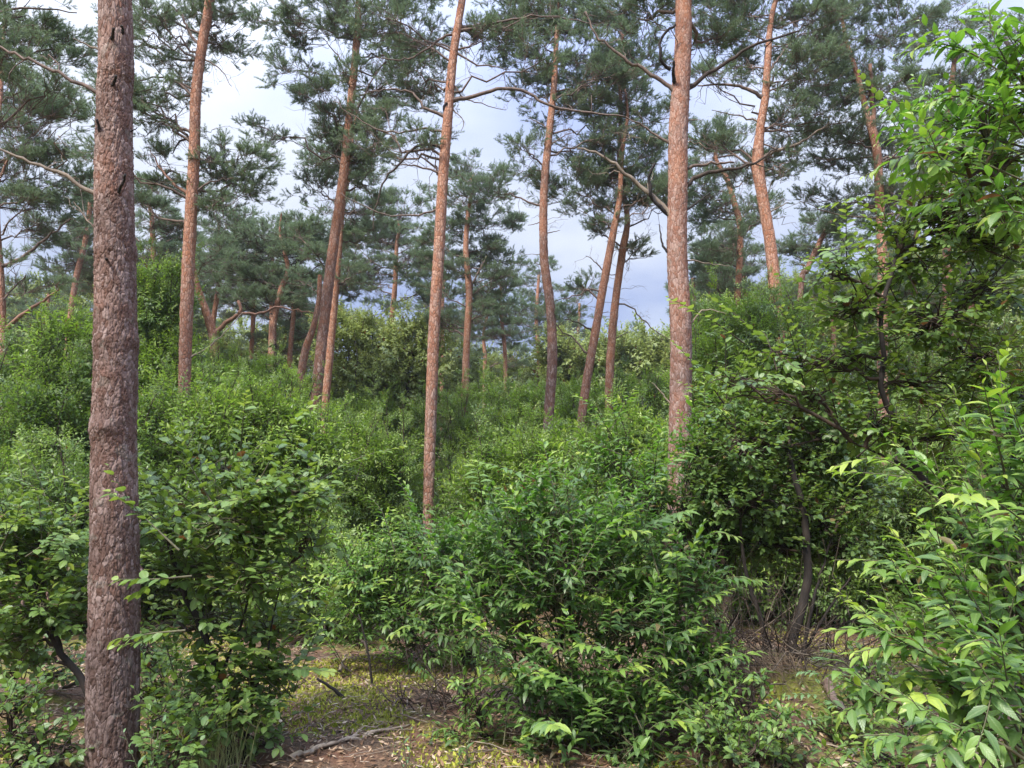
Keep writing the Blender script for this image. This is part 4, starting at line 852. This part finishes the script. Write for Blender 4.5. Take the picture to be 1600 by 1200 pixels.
        ll = leafL * rng.uniform(.75, 1.15, nleaf) * (1 - (.2 if opt.get('big') else .6) * np.clip((qv - .85) / .15, 0, 1)); tt = opt.get('t', .42) + rng.normal(0, .08, nleaf) + opt.get('tip', .5) * np.clip((qv - .6) / .4, 0, 1) ** 1.5
        LV.add(pos, dr, nv, ll, tt)
        for _ in range(opt.get('side', 5)):
            j = random.randint(3, 12); Tt = nrm(s[j + 1] - s[j]); T2 = nrm(Tt + rng.normal(0, .55, 3) + [0, -.1, .05]); L2 = rnd(.14, .32)
            path, p2, d2, n2, l2, t2 = shoot(s[j], T2, L2, random.randint(6, 10), leafL, t0=opt.get('t', .42) - .05, tip=.4, spiral=False)
            tube(gt, path, np.linspace(.003, .0013, 5), 3, cap=False); LV.add(p2, d2, n2, l2, t2)
    for _ in range(auto):
        b_ = random.choice(blobs); dd = d + (b_[4] if len(b_) > 4 else 0); C = P(b_[0], b_[1], dd) + rng.normal(0, .12, 3); a = nrm(np.array([rnd(-1, 1), rnd(-.9, .4), rnd(.1, 1.2)])); L = rnd(.4, .75)
        s = smooth_path(np.array([C, C + a * L * .5 + [0, 0, .05], C + a * L + [0, 0, rnd(-.12, .08)]]), 10)
        tube(gt, s, np.linspace(.005, .0015, 10), 4, cap=False); nleaf = int(L / .034); qv = np.linspace(.2, 1, nleaf); idx = qv * 9; i0 = np.minimum(idx.astype(int), 8); fr = (idx - i0)[:, None]
        pos = s[i0] * (1 - fr) + s[i0 + 1] * fr; T = nrm(s[i0 + 1] - s[i0]); S = nrm(np.cross(T, [0, 0, 1.]) + 1e-4); k = np.arange(nleaf); sg = np.where(k % 2, 1, -1)[:, None]
        dr = nrm(S * sg + T * rng.uniform(.5, .9, (nleaf, 1)) + T * qv[:, None] ** 3 + [0, 0, -.28] + rng.normal(0, .12, (nleaf, 3))); nv = np.array([0, -.15, .9]) + T * .3 + rng.normal(0, .2, (nleaf, 3)); nv = nrm(nv - dr * np.sum(nv * dr, 1, keepdims=True))
        LV.add(pos, dr, nv, leafL * 1.12 * rng.uniform(.75, 1.2, nleaf) * (1 - .5 * np.clip((qv - .85) / .15, 0, 1)), t0 + .22 + rnd(-.12, .16) + rng.normal(0, .07, nleaf) + .6 * np.clip((qv - .5) / .5, 0, 1) ** 1.5)
    if gt.n: gt.build('twigs', M_stem if not long_shoots else M_twig, root, kind='stuff')
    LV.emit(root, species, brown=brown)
    return root
near_plant('bright green cherry bush filling the middle of the clearing', 'bush', 'cherry_bush', 'cherry',
    [(880, 790, 70, 55), (800, 830, 75, 55), (960, 830, 80, 60), (740, 890, 60, 50, .2), (880, 880, 110, 65, -.3), (1010, 900, 80, 60), (790, 950, 90, 55, -.1), (960, 970, 100, 60, -.3), (880, 1040, 90, 55, -.4), (1060, 980, 60, 60, -.1), (870, 1110, 70, 45, -.5), (960, 1100, 70, 50, -.4), (1040, 1070, 60, 55, -.3), (1085, 900, 45, 50), (1000, 1160, 70, 35, -.6), (850, 1170, 50, 25, -.6), (690, 860, 50, 40, .3), (1110, 1110, 50, 40, -.5, .7), (720, 960, 40, 40, 0, .7)],
    5.6, (900, 5.5), leafL=.094, lai=2.7, auto=75, upb=.6, tip=.42,
    long_shoots=[([(900, 900), (890, 800), (880, 712)], 5.3, dict(flat=False, t=.45, side=3)), ([(830, 900), (815, 830), (800, 760)], 5.2, dict(flat=False, t=.45)), ([(960, 900), (955, 820), (965, 770)], 5.3, dict(flat=False, t=.4)),
                 ([(790, 930), (765, 850), (740, 790)], 5.4, dict(flat=False)), ([(1030, 900), (1010, 840), (985, 800)], 5.2, dict(flat=False)), ([(780, 1030), (740, 960), (690, 930)], 5.0, dict(t=.55)), ([(770, 980), (730, 920), (700, 890)], 5.1, dict(t=.55)), ([(700, 980), (690, 900), (700, 830)], 5.8, dict(flat=False))])
near_plant('small-leaved cherry bush overhanging the mossy clearing from the left of the centre bush', 'bush', 'cherry_bush', 'cherry',
    [(600, 890, 70, 40), (540, 950, 50, 35), (620, 950, 80, 40), (700, 960, 60, 40), (560, 1000, 40, 25, -.4, .4), (650, 1010, 70, 30, -.3, .6), (700, 900, 50, 40), (650, 850, 60, 40), (740, 1020, 50, 35, 0, .7), (560, 905, 50, 35)],
    7.4, (720, 7.2), leafL=.082, lai=2.8, auto=60, t0=.34, stems=[([(735, 1100), (690, 1040), (640, 985), (600, 940)], 6, 0), ([(735, 1100), (725, 1030), (690, 950), (660, 880)], 6, 0), ([(585, 1090), (575, 1020), (560, 960)], 4, -.8), ([(560, 1120), (530, 1085), (495, 1060)], 7, -1.3)])
near_plant('cherry bush left of the reddish trunk foot, behind the centre bush', 'bush', 'cherry_bush', 'cherry',
    [(1000, 760, 60, 40), (1060, 800, 50, 50), (1110, 780, 50, 45), (960, 720, 40, 25), (1130, 840, 50, 50), (1090, 700, 40, 35), (1060, 860, 50, 45)], 7.0, (1080, 7.0), leafL=.09, lai=2.7, auto=45, upb=.5)
near_plant('dark leafy bush on charred leaning stems beyond the tangle', 'bush', 'buckthorn_bush', 'round',
    [(1180, 780, 80, 50), (1150, 700, 70, 50), (1270, 810, 80, 50), (1260, 720, 80, 50), (1340, 760, 60, 50), (1200, 850, 80, 45), (1320, 850, 60, 45), (1160, 650, 60, 35), (1110, 760, 45, 50), (1240, 640, 60, 40), (1320, 680, 60, 40)],
    6.8, (1240, 6.4), leafL=.068, lai=2.1, auto=50, t0=.30, tip=.3, upb=.3, stems=[([(1235, 1050), (1240, 990), (1258, 930), (1262, 880), (1255, 800), (1230, 700)], 17, -.3), ([(1200, 1040), (1190, 970), (1165, 890), (1155, 800)], 9, -.2), ([(1250, 1040), (1262, 980), (1270, 940), (1300, 840)], 7, -.3), ([(1240, 1050), (1290, 960), (1330, 900)], 6, -.2)])
near_plant('buckthorn tree with one black snaking stem and small round leaves', 'small tree', 'buckthorn_tree', 'round',
    [(1150, 600, 60, 18), (1230, 570, 70, 28), (1320, 560, 80, 35), (1270, 620, 80, 30), (1330, 480, 70, 30), (1300, 430, 50, 22), (1420, 420, 80, 45), (1450, 500, 100, 50), (1530, 450, 80, 55), (1500, 350, 90, 45), (1570, 370, 60, 50), (1430, 600, 90, 40), (1540, 560, 80, 50), (1370, 660, 70, 40), (1450, 300, 60, 30), (1540, 290, 70, 40), (1580, 640, 50, 50), (1400, 360, 50, 25), (1480, 680, 70, 40)],
    4.7, (1540, 4.9), leafL=.058, lai=1.6, auto=50, t0=.42, tip=.28, upb=.1, spiral=.25, sh_len=(.2, .36), stems=[([(1545, 1060, .1), (1520, 880, .1), (1480, 790), (1440, 745), (1410, 690), (1388, 640), (1376, 600), (1382, 555), (1376, 500), (1385, 450), (1405, 395)], 15, 0), ([(1520, 880, .3), (1575, 740, .3), (1590, 680), (1600, 600)], 12, .2), ([(1440, 745), (1400, 722), (1330, 690)], 6, 0), ([(1590, 680), (1540, 590), (1480, 520)], 8, .1)])
near_plant('cherry branches with long leaves hanging in at the upper right corner', 'cherry tree', 'cherry_tree', 'cherry',
    [(1540, 180, 50, 40), (1580, 250, 50, 50), (1590, 100, 30, 40), (1520, 250, 50, 25), (1450, 240, 50, 20), (1570, 320, 50, 35), (1480, 190, 40, 25), (1590, 180, 40, 50), (1500, 310, 40, 25)], 3.4, (1750, 3.4), leafL=.092, lai=3.6, t0=.42, tip=.2, upb=.0, spiral=.2,
    stems=[([(1750, 900), (1720, 500), (1660, 260), (1600, 120), (1570, 60)], 16, 0), ([(1700, 420), (1620, 330), (1540, 270)], 9, 0)],
    long_shoots=[([(1660, 200), (1560, 110), (1480, 70), (1400, 85)], 3.2, dict(droop=.5, t=.5, side=4)), ([(1620, 160), (1575, 100), (1550, 50), (1545, 5)], 3.2, dict(t=.5, droop=.1, side=2)), ([(1640, 240), (1520, 215), (1420, 240), (1350, 275)], 3.4, dict(droop=.4, t=.5)),
                 ([(1640, 300), (1500, 240), (1420, 215), (1370, 225)], 3.3, dict(droop=.3, t=.45)), ([(1620, 130), (1530, 140), (1450, 160), (1400, 175)], 3.6, dict(droop=.3, t=.42)), ([(1640, 260), (1570, 180), (1500, 150), (1440, 165)], 3.1, dict(droop=.3, t=.42)), ([(1660, 350), (1580, 330), (1540, 340)], 3.0, dict(droop=.4)), ([(1680, 60), (1640, 90), (1590, 50)], 3.2, dict(droop=.3))])
LS = [([(1640, 860), (1570, 760), (1530, 700), (1500, 660)], 3.2), ([(1660, 800), (1600, 760), (1560, 720), (1525, 700)], 3.0), ([(1600, 1010), (1530, 960), (1450, 900), (1370, 900)], 3.2), ([(1580, 1100), (1480, 990), (1430, 940), (1400, 880)], 3.0), ([(1600, 1180), (1500, 1080), (1430, 1060), (1380, 1080)], 2.8), ([(1640, 930), (1560, 850), (1500, 820), (1440, 820)], 3.2), ([(1640, 1250), (1580, 1120), (1530, 1040), (1480, 990)], 2.6),
      ([(1570, 1230), (1470, 1050), (1410, 985), (1352, 925)], 2.8), ([(1620, 1010), (1500, 915), (1410, 880), (1305, 875)], 3.1), ([(1560, 1180), (1430, 1010), (1350, 985), (1292, 985)], 2.9), ([(1540, 1230), (1440, 1120), (1370, 1085), (1318, 1062)], 2.7),
      ([(1620, 960), (1540, 870), (1460, 740), (1395, 690)], 3.1), ([(1620, 900), (1570, 800), (1515, 680), (1488, 605)], 3.0), ([(1600, 1230), (1530, 1080), (1420, 1010), (1335, 1020)], 2.7), ([(1580, 1230), (1470, 1175), (1400, 1150), (1340, 1150)], 2.5),
      ([(1640, 820), (1600, 720), (1570, 660), (1560, 600)], 2.9), ([(1620, 1200), (1560, 1160), (1500, 1140), (1440, 1150)], 2.3), ([(1640, 1080), (1560, 960), (1490, 880), (1430, 800)], 2.9), ([(1640, 1000), (1580, 900), (1530, 800), (1500, 740)], 2.9),
      ([(1640, 1160), (1560, 1040), (1500, 970), (1440, 930)], 2.6), ([(1620, 1110), (1580, 1030), (1540, 1000), (1500, 1010)], 2.4), ([(1620, 1200), (1600, 1100), (1560, 1060), (1520, 1080)], 2.3), ([(1660, 900), (1600, 850), (1570, 830), (1545, 835)], 2.6), ([(1560, 1230), (1500, 1200), (1420, 1190)], 2.5),
      ([(1640, 740), (1600, 690), (1580, 640)], 2.8), ([(1620, 1060), (1560, 1000), (1520, 940), (1475, 860)], 2.7)]
near_plant('young cherry with long slanting shoots and large bright leaves, lower right', 'cherry sapling', 'cherry_sapling', 'cherry',
    [(1560, 1050, 60, 70), (1500, 1120, 70, 50), (1590, 930, 50, 70), (1570, 1170, 60, 40), (1540, 840, 50, 60), (1590, 770, 40, 60), (1480, 980, 50, 50)], 3.1, (1700, 3.0), leafL=.086, lai=2.2, auto=20, t0=.36, tip=.5,
    stems=[([(1640, 1500), (1630, 1300), (1600, 1200), (1600, 1000)], 12, 0)], long_shoots=[(a, b, dict(t=.42, side=4, gap=.028)) for a, b in LS])
near_plant('cherry bush with black slanting stem, immediately right of the nearest trunk', 'bush', 'cherry_bush', 'round',
    [(350, 730, 50, 35, 0, .8), (290, 790, 60, 35), (410, 770, 60, 35), (350, 820, 90, 40), (260, 830, 50, 30, -.2), (430, 830, 60, 40), (300, 890, 70, 40), (390, 900, 70, 45), (330, 960, 70, 40, 0, .8), (410, 980, 50, 45), (390, 1060, 50, 50, 0, .8), (420, 1120, 30, 40, 0, .7), (470, 770, 50, 35), (330, 1040, 40, 40, 0, .5), (480, 840, 40, 40, 0, .6), (360, 1110, 50, 50), (280, 1100, 40, 40, 0, .6), (440, 1040, 40, 40), (240, 980, 30, 30, 0, .5)],
    4.9, (362, 4.9), leafL=.072, lai=1.9, auto=45, t0=.30, tip=.3, upb=.25, spiral=.4, nl=(7, 11),
    stems=[([(362, 1200), (356, 1130), (345, 1060), (318, 990), (290, 930), (268, 870), (262, 830)], 15, -.1), ([(380, 1190), (395, 1100), (420, 1000), (440, 900)], 5, 0), ([(345, 1060), (380, 960), (400, 860), (380, 760)], 5, 0)],
    long_shoots=[([(300, 900), (240, 905), (185, 905)], 3.95, dict(side=1, gap=.028, droop=.25, t=.5, big=1)), ([(290, 985), (235, 990), (180, 1000)], 3.95, dict(side=1, gap=.028, droop=.25, t=.5, big=1)), ([(280, 860), (215, 800), (172, 768)], 3.95, dict(side=1, gap=.028, droop=.25, t=.5, big=1)), ([(340, 800), (300, 730), (285, 660)], 4.6, dict(flat=False, t=.55)), ([(430, 820), (480, 780), (525, 775)], 4.6, dict(t=.5, droop=.4))])
near_plant('leafy bush with forked black stem, behind the nearest trunk on its left', 'bush', 'cherry_bush', 'round',
    [(30, 820, 60, 35), (100, 840, 55, 35), (20, 880, 60, 35), (90, 900, 60, 35), (60, 950, 60, 35), (20, 1000, 50, 40), (110, 960, 40, 35), (-30, 900, 60, 60), (60, 1030, 30, 25, 0, .4)],
    5.4, (150, 5.5), leafL=.07, lai=2.1, auto=35, t0=.32, tip=.25, upb=.15, spiral=.3,
    stems=[([(150, 1120), (128, 1060), (95, 1020), (75, 980), (55, 920), (25, 860)], 12, 0), ([(95, 1020), (85, 985), (60, 955), (0, 945)], 7, 0)],
    long_shoots=[([(40, 870), (80, 845), (110, 840)], 4.9, dict(t=.6, droop=.5)), ([(0, 860), (20, 820), (45, 800)], 4.9, dict(t=.65))])
# low seedlings
def seedling(label, species, px_, d_, h, n, leafL=.06, t=.5, group=None):
    X0 = P(px_, 600, d_)[0]; z0 = float(gz(X0, d_)); root = empty('seedling', (X0, d_, z0), label, 'seedling', group); LV = Leaves(); gt = Geo()
    B = np.array([X0, d_, z0])
    for k in range(n):
        T = nrm(np.array([rnd(-.6, .6), rnd(-.4, .4), 1.])) if k else np.array([.05, 0, 1.]); L = h * rnd(.6, 1) if k else h
        path, pos, dr, nv, ll, tt = shoot(B, T, L, max(5, int(L / .035)), leafL, t0=t, tip=.25, curl=0); tube(gt, path, np.linspace(.004, .0016, 5), 4, cap=False); LV.add(pos, dr, nv, ll, tt)
    gt.build('stem', M_twig, root); LV.emit(root, species, brown=0)
    return root
seedling('pale green seedling on the ground between nearest trunk and black slanting stem', 'pale', 285, 4.0, .42, 5, .065, .5)
seedling('thin pale seedling on red-brown litter beside the fallen bleached branch', 'pale', 650, 4.6, .26, 3, .05, .6)
seedling('small seedling in front of the fallen bleached branch', 'pale', 528, 4.2, .12, 3, .05, .3)
seedling('dark seedling cluster at the lower left, beside the nearest trunk base', 'cherry', 90, 4.4, .28, 5, .06, .15)
seedling('low seedling at the foot of the centre bush, left side', 'cherry', 735, 4.7, .22, 4, .06, .3)
seedling('low spreading seedling in front of the rowan seedling', 'cherry', 1170, 4.9, .24, 6, .065, .3)
seedling('seedling tucked under the tangle mound', 'pale', 1120, 5.0, .34, 5, .06, .35)
seedling('bright seedling beside the long cherry shoots', 'cherry', 1360, 4.4, .20, 5, .07, .6)
seedling('drooping seedling at the bottom below the centre bush', 'cherry', 1085, 4.4, .3, 5, .065, .3)
for lb_, sp_, bl_, d_, bx_, ll_ in [
  ('low leafy sprouts carpeting the ground before the tangle mound', 'round', [(1130, 1150, 50, 30), (1180, 1170, 50, 25), (1100, 1120, 30, 30), (1230, 1180, 40, 20)], 4.6, 1150, .058),
  ('low sprouts at the lower left corner beside the nearest trunk', 'round', [(60, 1140, 50, 30), (20, 1090, 40, 30), (100, 1170, 40, 25), (40, 1185, 40, 20)], 4.4, 60, .055),
  ('low broad-leaved sprouts between nearest trunk and grass tuft', 'round', [(250, 1120, 35, 35), (290, 1170, 50, 30), (240, 1180, 30, 25), (330, 1120, 30, 30)], 4.3, 280, .062),
  ('low dark sprouts at the shaded left edge behind the nearest trunk', 'round', [(20, 1040, 40, 22), (90, 1050, 40, 20), (250, 1030, 40, 25), (60, 1010, 50, 20)], 6.2, 60, .06),
  ('knee-high sprouts right of the centre bush foot, over brown litter', 'cherry', [(1150, 1090, 45, 40), (1210, 1120, 45, 35), (1180, 1060, 30, 25), (1120, 1140, 40, 30)], 4.9, 1165, .075),
  ('dark knee-high sprouts under the tips of the long cherry shoots', 'round', [(1330, 1110, 45, 35), (1290, 1160, 45, 30), (1390, 1080, 45, 40), (1360, 1050, 35, 30)], 5.0, 1330, .06),
  ('knee-high sprouts between the bare twig tangle and centre bush', 'cherry', [(750, 1100, 35, 35), (710, 1140, 35, 25), (770, 1150, 40, 30), (730, 1060, 30, 25)], 5.2, 740, .07),
  ('leafy sprouts filling the ground left of the mossy patch', 'round', [(250, 1060, 40, 35), (300, 1090, 35, 30), (350, 1130, 35, 30), (230, 1010, 30, 25), (410, 1160, 25, 25)], 5.2, 290, .06),
  ('sprouts half under the long cherry shoots, on brown litter', 'cherry', [(1370, 1170, 50, 25), (1410, 1120, 40, 30), (1330, 1190, 40, 15)], 4.2, 1390, .07),
  ('sprouts spilling over the left flank of the tangle mound', 'round', [(1110, 1060, 30, 30), (1090, 1010, 30, 30), (1130, 1020, 25, 25)], 5.4, 1105, .058)]:
    near_plant(lb_, 'sprouts', 'sprout_clump', sp_, bl_, d_, (bx_, d_), leafL=ll_, lai=1.5, sh_len=(.10, .22), w0=.005, upb=.5, nl=(5, 9), t0=.34, tip=.25)
# rowan seedling with feathered leaves
X0 = P(1265, 600, 5.3)[0]; z0 = float(gz(X0, 5.3)); root = empty('rowan_seedling', (X0, 5.3, z0), 'pale rowan seedling with feather-like leaves before the tangle mound', 'seedling'); B = np.array([X0, 5.3, z0])
g = Geo(); tube(g, [B, B + [0, 0, .3], B + [.02, 0, .52]], [.006, .004, .002], 5); g.build('stem', M_twig, root); LV = Leaves(); gt = Geo()
for k, (az, zb, L) in enumerate([(3.0, .22, .26), (.1, .24, .24), (.9, .34, .22), (2.4, .36, .2), (-.5, .12, .25), (3.6, .08, .24), (1.6, .45, .18), (1.2, .5, .16), (4.6, .2, .2), (5.4, .3, .2)]):
    a = B + [0, 0, zb]; D = np.array([math.cos(az), math.sin(az) * .7, .25]); s = np.linspace(0, 1, 7)[:, None]; path = a + D * s * L - np.array([0, 0, 1]) * s ** 2 * L * .22
    tube(gt, path, np.linspace(.0022, .001, 7), 3, cap=False); Sd = nrm(np.cross(D, [0, 0, 1.]))
    for q in range(2, 7):
        for sg in (1, -1): LV.add(path[q:q + 1], nrm(Sd * sg + D * .5)[None], np.array([[0, 0, 1.]]), np.array([.062]), np.array([rnd(.7, 1)]))
    LV.add(path[6:7], nrm(D)[None], np.array([[0, 0, 1.]]), np.array([.045]), np.array([.9]))
gt.build('leaf_stalk', M_twig, root); LV.emit(root, 'pale', brown=0)

# ------------------------------------------------------------------ deadwood, tangle, stumps, grass
def fallen(label, pts, d0, r0, r1, mat, name='fallen_branch', cat='fallen branch', sub=(), lift=.0):
    q = []
    for (x_, y_) in pts:
        # where the line of sight meets the ground
        lo, hi = 2.5, 30.
        for _ in range(40):
            md = (lo + hi) / 2; v = P(x_, y_, md)
            if v[2] > gz(v[0], v[1]): lo = md
            else: hi = md
        v = P(x_, y_, lo); v[2] = float(gz(v[0], v[1])) + r0 * .8 + lift; q.append(v)
    q = np.array(q); s = smooth_path(q, len(pts) * 5); s[1:-1] += rng.normal(0, .006, (len(s) - 2, 3))
    root = empty(name, q[0], label, cat); g = Geo(); disp = rng.normal(0, .1 * r0, (len(s), 8)); tube(g, s, np.linspace(r0, r1, len(s)), 8, disp=disp); g.build('limb', mat, root)
    for k in range(len(sub) and sub[0]):
        i = random.randint(2, len(s) - 2); e_ = s[i] + np.array([rnd(-.25, .25), rnd(-.2, .2), rnd(.02, .12)]); g = Geo(); tube(g, branchy(s[i], e_, -.05, .15, 5), np.linspace(r1 * .8, .002, 5), 4); g.build('twig', mat, root)
fallen('bleached fallen branch lying across the red-brown litter', [(452, 1190), (510, 1168), (560, 1155), (612, 1140)], 4.6, .020, .010, M_palewood, sub=(2,))
fallen('second pale fallen branch parallel to and just above the bleached one', [(482, 1178), (540, 1158), (580, 1148), (640, 1135)], 4.6, .012, .006, M_palewood)
fallen('thin pale stick pointing toward the mossy patch', [(425, 1160), (455, 1145), (490, 1135)], 4.6, .010, .005, M_dead, sub=(2,))
fallen('dark twisted stick lying on the yellow moss', [(440, 1066), (465, 1075), (487, 1073)], 6, .010, .006, M_stem)
fallen('short broken log with pale split wood, right of the tangle mound', [(1290, 1070), (1305, 1100), (1332, 1130)], 5, .035, .03, wood('split_wood', (.10, .06, .04), (.34, .24, .18)))
fallen('grey branch lying low at the bottom, between nearest trunk and seedling', [(205, 1148), (240, 1165), (300, 1172), (370, 1168)], 4, .022, .012, M_stem, sub=(2,))
fallen('thin grey pole lying in shade below the dark tangle', [(1120, 1120), (1180, 1135), (1260, 1150), (1330, 1180)], 5, .010, .006, M_dead, sub=(3,))
fallen('brown mossy log at the left side of the tangle mound', [(1118, 1098), (1150, 1090), (1190, 1085)], 5, .04, .03, wood('rotten_log', (.07, .035, .02), (.19, .10, .06)))
fallen('pale stick leaning near the small-leaved bush at the moss edge', [(530, 1062), (536, 1048), (540, 1035)], 6, .014, .009, M_palewood, lift=.06)
fallen('short sunlit stick on litter at the left edge of the clearing', [(60, 1170), (100, 1150), (125, 1140)], 5, .009, .005, M_dead)
# tangle of dead twigs with dry grass on the mound
X0, Y0 = 2.15, 6.4; root = empty('twig_tangle', (X0, Y0, float(gz(X0, Y0))), 'dark tangle of dead twigs and dry grass over a low mound', 'brush pile')
g = Geo(); C = np.array([X0, Y0, float(gz(X0, Y0))])
for k in range(230):
    a = rnd(0, 6.28); r = rnd(0, .75); p = C + [math.cos(a) * r * 1.2, math.sin(a) * r * .8, rnd(-.15, .2)]; p[2] = max(p[2], float(gz(p[0], p[1])) - .02)
    dv = nrm(np.array([rnd(-1, 1), rnd(-.6, .5), rnd(.0, 1.1)])); L = rnd(.25, 1.0); tube(g, branchy(p, p + dv * L, .08, .2, 5), np.linspace(rnd(.003, .008), .0015, 5), 3)
    g.mi[-1][:] = random.choice([0, 0, 0, 1])
g.build('twigs', [M_stem, M_dead], root, kind='stuff')
g = Geo()
for k in range(380):
    a = rnd(0, 6.28); r = rnd(.0, .45); p = np.array([X0 - .25 + math.cos(a) * r, Y0 - .25 + math.sin(a) * r * .5, 0]); p[2] = float(gz(p[0], p[1])) + rnd(.05, .2)
    e_ = p + [rnd(-.12, .12), rnd(-.25, .02), rnd(-.25, -.05)]; e_[2] = max(e_[2], float(gz(e_[0], e_[1])) + .01); md = (p + e_) / 2 + [0, -.03, .05]
    tube(g, [p, md, e_], [.0025, .002, .0008], 3, cap=False)
g.build('dry_grass', M_straw, root, kind='stuff')
X0, Y0 = P(735, 600, 6.0)[0], 6.0; root = empty('twig_tangle', (X0, Y0, float(gz(X0, Y0))), 'tangle of bare brown twigs under the small-leaved bush', 'brush pile'); g = Geo()
for k in range(95):
    a = rnd(0, 6.28); r = rnd(0, .6); p = np.array([X0 + math.cos(a) * r, Y0 + math.sin(a) * r * .7, 0]); p[2] = float(gz(p[0], p[1]))
    dv = nrm(np.array([rnd(-1, .8), rnd(-.6, .5), rnd(.1, 1.0)])); L = rnd(.2, .6); tube(g, branchy(p, p + dv * L, .05, .2, 5), np.linspace(rnd(.003, .007), .0015, 5), 3)
    g.mi[-1][:] = random.choice([0, 0, 1])
g.build('twigs', [M_stem, M_dead], root, kind='stuff')
# thin grass in front of the black slanting stem
g = Geo(); X0 = P(375, 600, 4.6)[0]
for k in range(160):
    p = np.array([X0 + rnd(-.18, .18), 4.6 + rnd(-.25, .25), 0]); p[2] = float(gz(p[0], p[1])); L = rnd(.12, .42); e_ = p + [rnd(-.12, .12), rnd(-.1, .1), L]
    tube(g, [p, (p + e_) / 2 + [0, 0, .04], e_], [.0018, .0014, .0006], 3, cap=False)
tagp(g.build('grass', wood('grass_blade', (.16, .20, .06), (.38, .38, .16))), 'thin tuft of pale grass at the foot of the black slanting stem', 'grass', kind='stuff')
# slim bare stems seen in the shade under the shrubs
for i, (px_, d_, h_, w_, lb) in enumerate([(240, 8.6, 1.5, .07, 'old reddish stump-like stem in the shade right of the nearest trunk'), (62, 8.2, 1.2, .02, 'thin bare stem in shade near the left edge'), (108, 8.8, 1.3, .016, 'thin bare stem in shade close to the nearest trunk'), (490, 11, 1.7, .06, 'short bare pine stem between the bushes above the mossy patch')]):
    X0 = P(px_, 600, d_)[0]; z0 = float(gz(X0, d_)); root = empty('sapling', (X0, d_, z0), lb, 'sapling'); g = Geo(); pth = branchy([X0, d_, z0 - .05], [X0 + rnd(-.1, .1), d_, z0 + h_], 0, .05, 8)
    tube(g, pth, np.linspace(w_, w_ * .7, 8), 9); o = g.build('trunk', M_bark, root); o['warm'] = .35
    g = Geo()
    for _ in range(3):
        j = random.randint(3, 7); tube(g, branchy(pth[j], pth[j] + rng.normal(0, .25, 3) + [0, 0, .2], 0, .15, 5), np.linspace(w_ * .3, .002, 5), 4)
    g.build('branch', M_stem, root)
print('tris', sum(len(me.polygons) for me in bpy.data.meshes), 'objs', len(bpy.data.objects))
HZ = 0.0006
if HZ:
    hm = bpy.data.materials.new('air_haze'); hm.use_nodes = True; ht = hm.node_tree; ht.nodes.clear()
    ho = N(ht, 'ShaderNodeOutputMaterial'); hv = N(ht, 'ShaderNodeVolumePrincipled'); hv.inputs['Color'].default_value = (.86, .90, .96, 1); hv.inputs['Density'].default_value = HZ; hv.inputs['Anisotropy'].default_value = .2
    ht.links.new(hv.outputs[0], ho.inputs['Volume']); g = Geo()
    x0, x1, y0, y1, z0, z1 = -402., 402., -102., 702., -2.2, 17.5
    g.add([(x, y, z) for z in (z0, z1) for y in (y0, y1) for x in (x0, x1)], [np.array([(0, 2, 3, 1), (4, 5, 7, 6), (0, 1, 5, 4), (2, 6, 7, 3), (0, 4, 6, 2), (1, 3, 7, 5)])])
    hz = g.build('haze', hm, smooth=False, kind='stuff'); hz['label'] = 'thin pale air between the far trunks'
